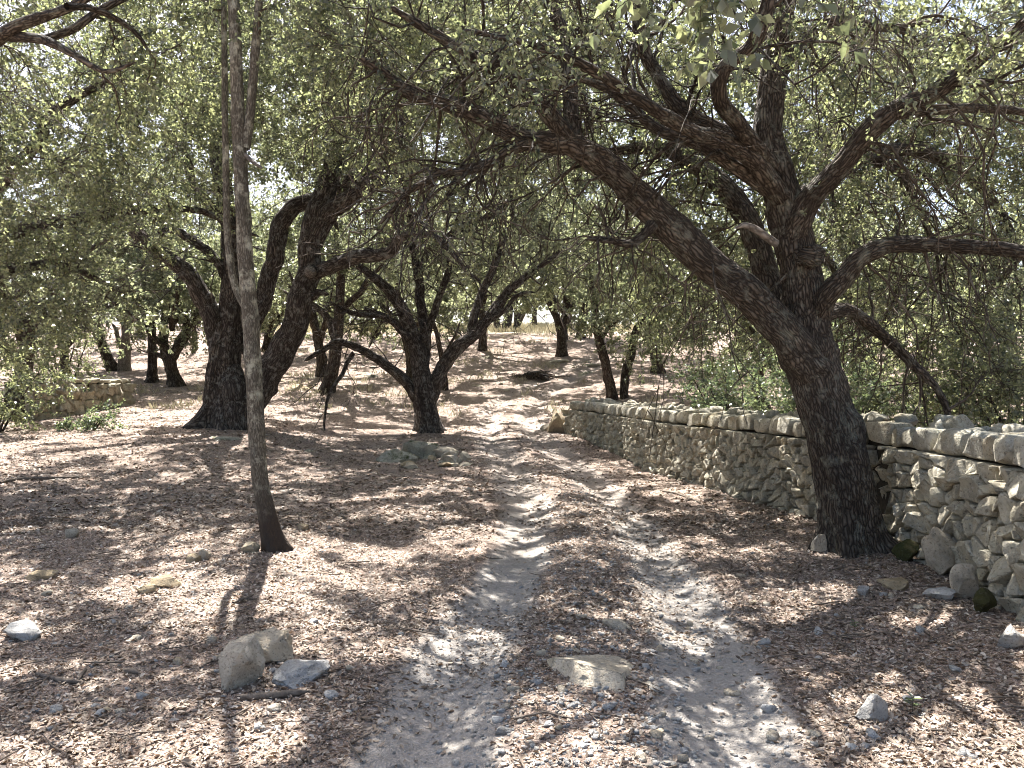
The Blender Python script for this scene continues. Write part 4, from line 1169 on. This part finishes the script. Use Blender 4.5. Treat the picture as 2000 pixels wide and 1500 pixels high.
# ------------------------------------------------------------------ rocks and stones one can point at
rock('boulder', 455, 1348, 84, 92, .8, ROCK, 'squarish weathered boulder in the near leaf litter', 'boulder', seed=4, sink=.28, rot=.1)
rock('boulder', 512, 1298, 88, 50, .8, ROCK, 'rough pitted boulder leaning behind the squarish one', 'boulder', seed=9, sink=.28, rot=.5)
rock('flat_rock', 582, 1335, 95, 30, 1.9, GREY, 'flat pale grey slab beside the two near boulders', 'rock', seed=12, sink=.75, planes=5)
rock('flat_rock', 1165, 1338, 150, 26, 1.4, ROCK, 'pale bedrock patch rising between the wheel ruts', 'rock', seed=15, sink=.62, planes=5)
rock('flat_rock', 1205, 1225, 62, 14, 1.0, ROCK, 'small flat rock between the wheel ruts further up', 'rock', seed=16, sink=.5)
rock('stone', 1707, 1410, 60, 44, .8, GREY, 'large pale grey stone on the litter at lower right', seed=21, sink=.35)
rock('stone', 318, 1148, 50, 17, .8, OCHRE, 'ochre stone, brightest in the litter left of the slender tree', seed=22)
rock('stone', 286, 1160, 42, 15, .8, OCHRE, 'ochre stone lying against the brightest ochre one', seed=23)
rock('stone', 72, 1132, 50, 16, .8, OCHRE, 'flat ochre stone near the left edge', seed=24)
rock('stone', 378, 1098, 26, 16, .8, OCHRE, 'small ochre stone left of the slender tree foot', seed=25)
rock('stone', 400, 1094, 24, 17, .8, ROCK, 'small tan stone touching the small ochre one', seed=26)
rock('stone', 487, 1080, 46, 18, .8, ROCK, 'pale stone just left of the slender tree foot', seed=27)
rock('stone', 135, 1050, 24, 18, .8, ROCK, 'whitish stone in the shade at far left', seed=28)
rock('stone', 590, 1036, 24, 12, .8, OCHRE, 'small brown stone right of the slender tree foot', seed=29)
rock('stone', 35, 1250, 70, 24, .8, GREY, 'pale grey stone at the left edge', seed=30)
rock('stone', 1090, 845, 46, 36, .8, OCHRE, 'ochre block fallen at the far end of the wall', seed=31)
rock('stone', 1068, 842, 22, 14, .8, ROCK, 'small stone beside the ochre block at the wall end', seed=32)
rock('stone', 1845, 1128, 64, 104, .6, ROCK, 'tall pale stone propped against the foot of the wall', seed=133, sink=.1, tilt=.3, planes=14, sub_=4)
rock('stone', 1893, 1170, 52, 56, .6, ROCK, 'pale stone leaning at the wall foot nearest the mossy stone', seed=34, sink=.15)
rock('mossy_stone', 1926, 1200, 44, 46, .8, MOSS, 'moss covered stone at the foot of the wall', seed=35, sink=.15)
rock('mossy_stone', 1775, 1098, 44, 34, .8, MOSS, 'small moss covered stone right of the leaning oak', seed=36, sink=.15)
rock('stone', 1612, 1078, 40, 36, .6, ROCK, 'pale stone at the left foot of the leaning oak', seed=37, sink=.1)
rock('stone', 1760, 1150, 62, 15, .9, OCHRE, 'flat sandy stone on the litter below the leaning oak', seed=38)
rock('stone', 1840, 1172, 56, 18, .9, GREY, 'flat grey stone near the foot of the wall', seed=39)
rock('stone', 1985, 1268, 50, 36, .8, GREY, 'pale stone at the right edge below the wall', seed=40)
rock('stone', 1690, 1165, 26, 14, .9, GREY, 'small bluish stone below the leaning oak', seed=41)
outc = [('outcrop_rock', 815, 893, 95, 30, 'long mossy limestone slab below the forked oak', ROCKMOSS), ('outcrop_rock', 772, 903, 72, 20, 'low rock on the near left of the mossy slab', ROCKMOSS),
        ('outcrop_rock', 862, 893, 52, 20, 'small rock on the right end of the mossy slab', ROCK), ('outcrop_rock', 880, 905, 40, 14, 'smallest rock of the outcrop beside the track', ROCK), ('outcrop_rock', 800, 915, 34, 12, 'half buried stone in front of the mossy slab', ROCK)]
for i, (n_, a, b, w, h, lab, m) in enumerate(outc):
    rock(n_, a, b, w, h, .7, m, lab, 'rock', seed=60 + i, sink=.35)
rk = np.random.default_rng(55)
for i in range(16):
    a, b = rk.uniform(748, 912), rk.uniform(872, 918)
    rock('broken_rock', a, b, rk.uniform(16, 36), rk.uniform(7, 17), .8, (ROCK, ROCKMOSS, OCHRE)[i % 3], 'small broken rock of the outcrop below the forked oak', 'rock', 'broken rocks of the outcrop', seed=160 + i, sink=.35, sub_=2, rot=rk.uniform(0, 6))
ledges = [(572, 762, 86, 22, 'long flat ledge of rock right of the old oak', OCHRE), (605, 740, 60, 12, 'thin flat ledge above the long one', ROCK), (722, 738, 50, 12, 'mossy ledge left of the forked oak', ROCKMOSS), (605, 757, 16, 20, 'upright stone at the end of the long ledge', ROCK),
          (940, 700, 50, 10, 'mossy ledge halfway up the slope', ROCKMOSS), (935, 755, 40, 6, 'flat stone beside the track on the slope', ROCK), (1150, 715, 90, 10, 'long low ledge below the brow', ROCKMOSS), (1150, 730, 60, 10, 'mossy ledge above the far wall end', ROCKMOSS),
          (1100, 706, 60, 8, 'ledge at the foot of the brown forked oak', ROCK), (1240, 752, 16, 12, 'small stone right of the twin-stemmed oak', ROCK), (1320, 735, 30, 10, 'stone beside the stout brown trunk', ROCK), (440, 858, 60, 10, 'mossy root ledge in front of the old oak', ROCKMOSS), (600, 882, 26, 8, 'mossy stone in the litter right of the slender tree', ROCKMOSS),
          (330, 795, 36, 9, 'pale flat stone left of the old oak', ROCK)]
for i, (a, b, w, h, lab, m) in enumerate(ledges):
    rock('ledge_rock', a, b, w, h * 1.1, .8, m, lab, 'rock', seed=80 + i, sink=.95)
hx, hy, hz_ = at_ground(1045, 741)
hb = add('brush_heap', None, label='dark heap of cut brush lying on the slope', cat='heap', loc=(hx, hy, hz_))
r7 = np.random.default_rng(70)
st, en = r7.normal(size=(90, 3)) * [.45, .25, .07] + [0, .2, .12], r7.normal(size=(90, 3)) * [.5, .3, .1] + [0, .2, .14]
acc = Acc()
batch_tubes(acc, np.stack([st, (st + en) / 2 + r7.normal(size=(90, 3)) * .05 + [0, 0, .05], en], 1), np.broadcast_to([.018, .015, .008], (90, 3)), 5)
add('brushwood', acc.mesh('brushwood', BARK_DARK), hb, kind='stuff')
acc = Acc()
n = 900
make_leaves(acc, r7.normal(size=(n, 3)) * [.42, .22, .06] + [0, .2, .1], r7.normal(size=(n, 3)), r7.normal(size=(n, 3)) + [0, 0, 1], r7.uniform(.05, .09, n), .5, r7.uniform(0, .25, n))
add('dead_leaves', acc.mesh('dead_leaves', LITTER, False), hb, kind='stuff')

# loose stones that nothing tells apart
lab, grp = 'small pale stone lying loose in the leaf litter', 'loose small stones in the litter'
r3 = np.random.default_rng(77)
small_me = []
for k in range(6):
    v, f = rock_verts((1, .8, .6), 300 + k, 2, 8, .1)
    for m in (GREY, ROCK):
        me = mesh_from('loose_stone', v, [f], None, True, m)
        small_me.append(me)
cnt = 0
while cnt < 110:
    zone = r3.random()
    if zone < .45:
        a, b = r3.uniform(950, 1400), r3.uniform(1180, 1490)
    elif zone < .8:
        a, b = r3.uniform(1380, 1980), r3.uniform(1120, 1490)
    else:
        a, b = r3.uniform(20, 700), r3.uniform(1040, 1480)
    x, y, z = at_ground(a, b)
    s = r3.uniform(.035, .085)
    if x > wall_x(np.array([y]))[0] - .1:
        continue
    me = small_me[r3.integers(0, 12)]
    o = add('loose_stone', me, None, lab, 'stone', grp, None, (x, y, z + s * .08))
    o.scale = (s, s, s * r3.uniform(.7, 1.1))
    o.rotation_euler = (r3.normal() * .2, r3.normal() * .2, r3.uniform(0, 6.28))
    cnt += 1

# gravel, one mass
ga = Acc()
r4 = np.random.default_rng(78)
NG = 4200
gyv = r4.uniform(2.4, 3.0, NG) * np.exp(r4.uniform(0, 1, NG) ** 1.3 * 1.5)
l4, rr4 = ruts(gyv)
gxv = np.where(r4.random(NG) < .7, r4.normal((l4 + rr4) / 2 + .12, .36, NG), r4.uniform(-.66 * gyv, np.minimum(.7 * gyv, 3.0), NG))
gs = r4.uniform(.008, .03, NG) * np.where(r4.random(NG) < .12, 1.5, 1)
bv, bf = icosphere(1)
variants = [rock_verts((1, .85, .6), 400 + k, 1, 6, .1)[0] for k in range(12)]
gz = G(gxv, gyv)
vi = r4.integers(0, 12, NG)
rot = r4.uniform(0, 6.28, NG)
VV = np.array(variants)[vi] * gs[:, None, None]
ca, sa = np.cos(rot)[:, None], np.sin(rot)[:, None]
VV = np.stack([VV[..., 0] * ca - VV[..., 1] * sa, VV[..., 0] * sa + VV[..., 1] * ca, VV[..., 2]], -1) + np.stack([gxv, gyv, gz + gs * .12], -1)[:, None]
ga.put(VV.reshape(-1, 3), [(np.arange(NG)[:, None, None] * len(bv) + bf[None]).reshape(-1, 3)])
add('gravel', ga.mesh('gravel', GREY, False), None, 'loose grey gravel and pebbles strewn along the wheel ruts', 'gravel', kind='stuff')

# sticks
def stick(label, pts, rad):
    P = []
    for a, b in pts:
        x, y, z = at_ground(a, b)
        P.append((x, y, z + rad * .9))
    acc = Acc()
    tube(acc, np.array(P), np.array([rad * .8] + [rad] * (len(P) - 2) + [rad * .6]), .03, 10, .0015, .008)
    o = np.array(P[0])
    add('stick', acc.mesh('stick', DEADWOOD, True, o), None, label, 'stick', loc=o)
stick('straight dead stick lying in front of the squarish boulder', [(470, 1368), (520, 1366), (565, 1361), (606, 1356)], .018)
stick('crooked dead stick left of the squarish boulder', [(72, 1320), (100, 1330), (130, 1335), (160, 1338)], .013)
stick('short twig standing off the crooked stick', [(152, 1335), (160, 1320), (170, 1305)], .009)
stick('short piece of branch left of the boulders', [(243, 1316), (258, 1318), (272, 1322)], .016)
stick('long dead branch in the shade at the left edge', [(0, 945), (40, 938), (100, 936), (180, 934)], .02)
stick('twig pointing at the pale stone by the slender tree', [(455, 1182), (475, 1175), (497, 1165)], .014)
stick('thin stick under the wall right of the track', [(1290, 960), (1330, 968), (1370, 985)], .014)

# ------------------------------------------------------------------ leaf litter
def litter(n, y0, y1, smin, smax, seed, hi, power=1.0):
    r = np.random.default_rng(seed)
    y = y0 * (y1 / y0) ** (r.uniform(0, 1, n) ** power)
    half = .70 * y + .9
    x = r.uniform(-1, 1, n) * half
    keep = x < wall_x(y) + .02
    tm = track_mask(x, y)
    dens = np.clip(.9 - .9 * tm + 1.0 * noise2(x, y, .9, 4, 41), .03, 1)
    l5, r5 = ruts(y)
    mid = np.exp(-(((x - (l5 + r5) / 2 - .05) / .35) ** 2)) * (1 - smooth((y - 3.2) / 1.6))
    dens = dens * (1 - .75 * mid)
    keep &= r.random(n) < dens
    x, y = x[keep], y[keep]
    k = len(x)
    z = G(x, y)
    e = .04
    nx_ = np.stack([-(G(x + e, y) - z) / e, -(G(x, y + e) - z) / e, np.ones(k)], -1)
    th = r.uniform(0, 6.28, k)
    d = np.stack([np.cos(th), np.sin(th), r.normal(size=k) * .28], -1)
    nn = norm(norm(nx_) + r.normal(size=(k, 3)) * .33)
    sz = smin + (smax - smin) * r.beta(1.5, 2.2, k)
    p = np.stack([x, y, z + r.uniform(.002, .014, k)], -1) - d * sz[:, None] * .5
    tn = np.clip(r.beta(1.3, 1.5, k) + .2 * noise2(x, y, 1.7, 2, 51), 0, 1)
    a = Acc()
    sgn = np.where(r.random(k) < .5, 1.0, -1.0)[:, None]
    make_leaves(a, p, d, nn * sgn, sz, .5, tn, hi, .14, .14)
    return a
a0 = litter(56000, 2.5, 5.2, .010, .050, 60, True, 1.0)
a1 = litter(66000, 5.0, 9.5, .014, .054, 61, False, .9)
a2 = litter(85000, 8.0, 44, .035, .10, 62, False, .9)
for a_, lab in ((a0, 'carpet of curled dry oak leaves nearest the viewer'), (a1, 'carpet of dry oak leaves from the boulders to the slender tree'), (a2, 'thinner dry leaf litter over the clearing further back')):
    add('leaf_litter', a_.mesh('leaf_litter', LITTER, False), None, lab, 'leaf litter', kind='stuff')

# fallen twigs, slope stones and weeds
r8 = np.random.default_rng(91)
n = 700
ty = 2.6 * (16 / 2.6) ** r8.uniform(0, 1, n)
tx = r8.uniform(-1, 1, n) * (.68 * ty + .5)
ok = (tx < wall_x(ty) - .1) & (track_mask(tx, ty) < .5)
tx, ty = tx[ok], ty[ok]
th = r8.uniform(0, 6.28, len(tx))
tl_ = r8.uniform(.05, .28, len(tx))
pts = []
for q in (-.5, 0, .5):
    bend = r8.normal(size=len(tx)) * .15 * tl_
    xx, yy = tx + np.cos(th) * tl_ * q - np.sin(th) * bend, ty + np.sin(th) * tl_ * q + np.cos(th) * bend
    pts.append(np.stack([xx, yy, G(xx, yy) + .012 + r8.uniform(0, .012, len(tx))], -1))
acc = Acc()
batch_tubes(acc, np.stack(pts, 1), r8.uniform(.002, .006, len(tx))[:, None] * np.array([1, .9, .6]), 4)
add('fallen_twigs', acc.mesh('fallen_twigs', DEADWOOD), None, 'bits of dead twig strewn through the leaf litter', 'twigs', kind='stuff')
lab, grp = 'pale stone scattered on the slope behind the forked oak', 'scattered slope stones'
for k in range(70):
    a, b = r8.uniform(520, 1330), r8.uniform(650, 800)
    x, y, z = at_ground(a, b)
    if y > 48 or (x > wall_x(np.array([y]))[0] - .2 and y < 20):
        continue
    s_ = r8.uniform(.10, .34)
    o = add('slope_stone', small_me[r8.integers(0, 6) * 2 + 1], None, lab, 'stone', grp, None, (x, y, z))
    o.scale = (s_, s_, s_ * r8.uniform(.4, .9))
    o.rotation_euler = (.15, 0, r8.uniform(0, 6.28))
n = 5000
cx_, cy_ = r8.uniform(-14, 9, 160), r8.uniform(22, 46, 160)
k = r8.integers(0, 160, n)
x, y = cx_[k] + r8.normal(size=n) * .25, cy_[k] + r8.normal(size=n) * .25
ok = track_mask(x, y) < .2
x, y = x[ok], y[ok]
n = len(x)
th = r8.uniform(0, 6.28, n)
acc = Acc()
make_leaves(acc, np.stack([x, y, G(x, y)], -1), np.stack([np.cos(th) * .5, np.sin(th) * .5, np.ones(n)], -1), np.stack([np.sin(th), -np.cos(th), np.zeros(n)], -1), r8.uniform(.08, .28, n), .14, r8.random(n))
add('weeds', acc.mesh('weeds', STRAW, False), None, 'dry weed tufts dotted over the slope', 'weeds', kind='stuff')

# dry grass in the field
r6 = np.random.default_rng(88)
n = 16000
x, y = r6.uniform(-16, 22, n), r6.uniform(46.5, 60, n)
z = G(x, y)
a = Acc()
th = r6.uniform(0, 6.28, n)
make_leaves(a, np.stack([x, y, z], -1), np.stack([np.cos(th) * .4, np.sin(th) * .4, np.ones(n)], -1), np.stack([np.sin(th), -np.cos(th), np.zeros(n)], -1), r6.uniform(.2, .5, n), .12, r6.random(n))
add('dry_grass', a.mesh('dry_grass', STRAW, False), None, 'sunlit dry grass of the field beyond the brow', 'grass', kind='stuff')

# two seedlings in the litter
def seedling(label, a, b, s):
    x, y, z = at_ground(a, b)
    root = add('seedling', None, label=label, cat='seedling', loc=(x, y, z))
    t = Acc()
    batch_tubes(t, np.array([[(0, 0, -.01), (0, 0, s * .5), (.005, 0, s)]]), np.array([[.002, .002, .001]]), 4)
    add('stem', t.mesh('stem', TWIG), root)
    for k in range(7):
        q = Acc()
        th = k * 2.4
        make_leaves(q, np.array([[0, 0, s * (.4 + .09 * k)]]), np.array([[math.cos(th), math.sin(th), .3]]), np.array([[0, 0, 1.0]]), np.array([s * .55]), .5, np.array([.4 + .05 * k]), True)
        add('leaf', q.mesh('leaf', SHRUBLEAF, False), root)
seedling('tiny green seedling in the litter at lower right', 1782, 1395, .085)
seedling('tiny green seedling between the right rut and the wall', 1668, 1232, .06)
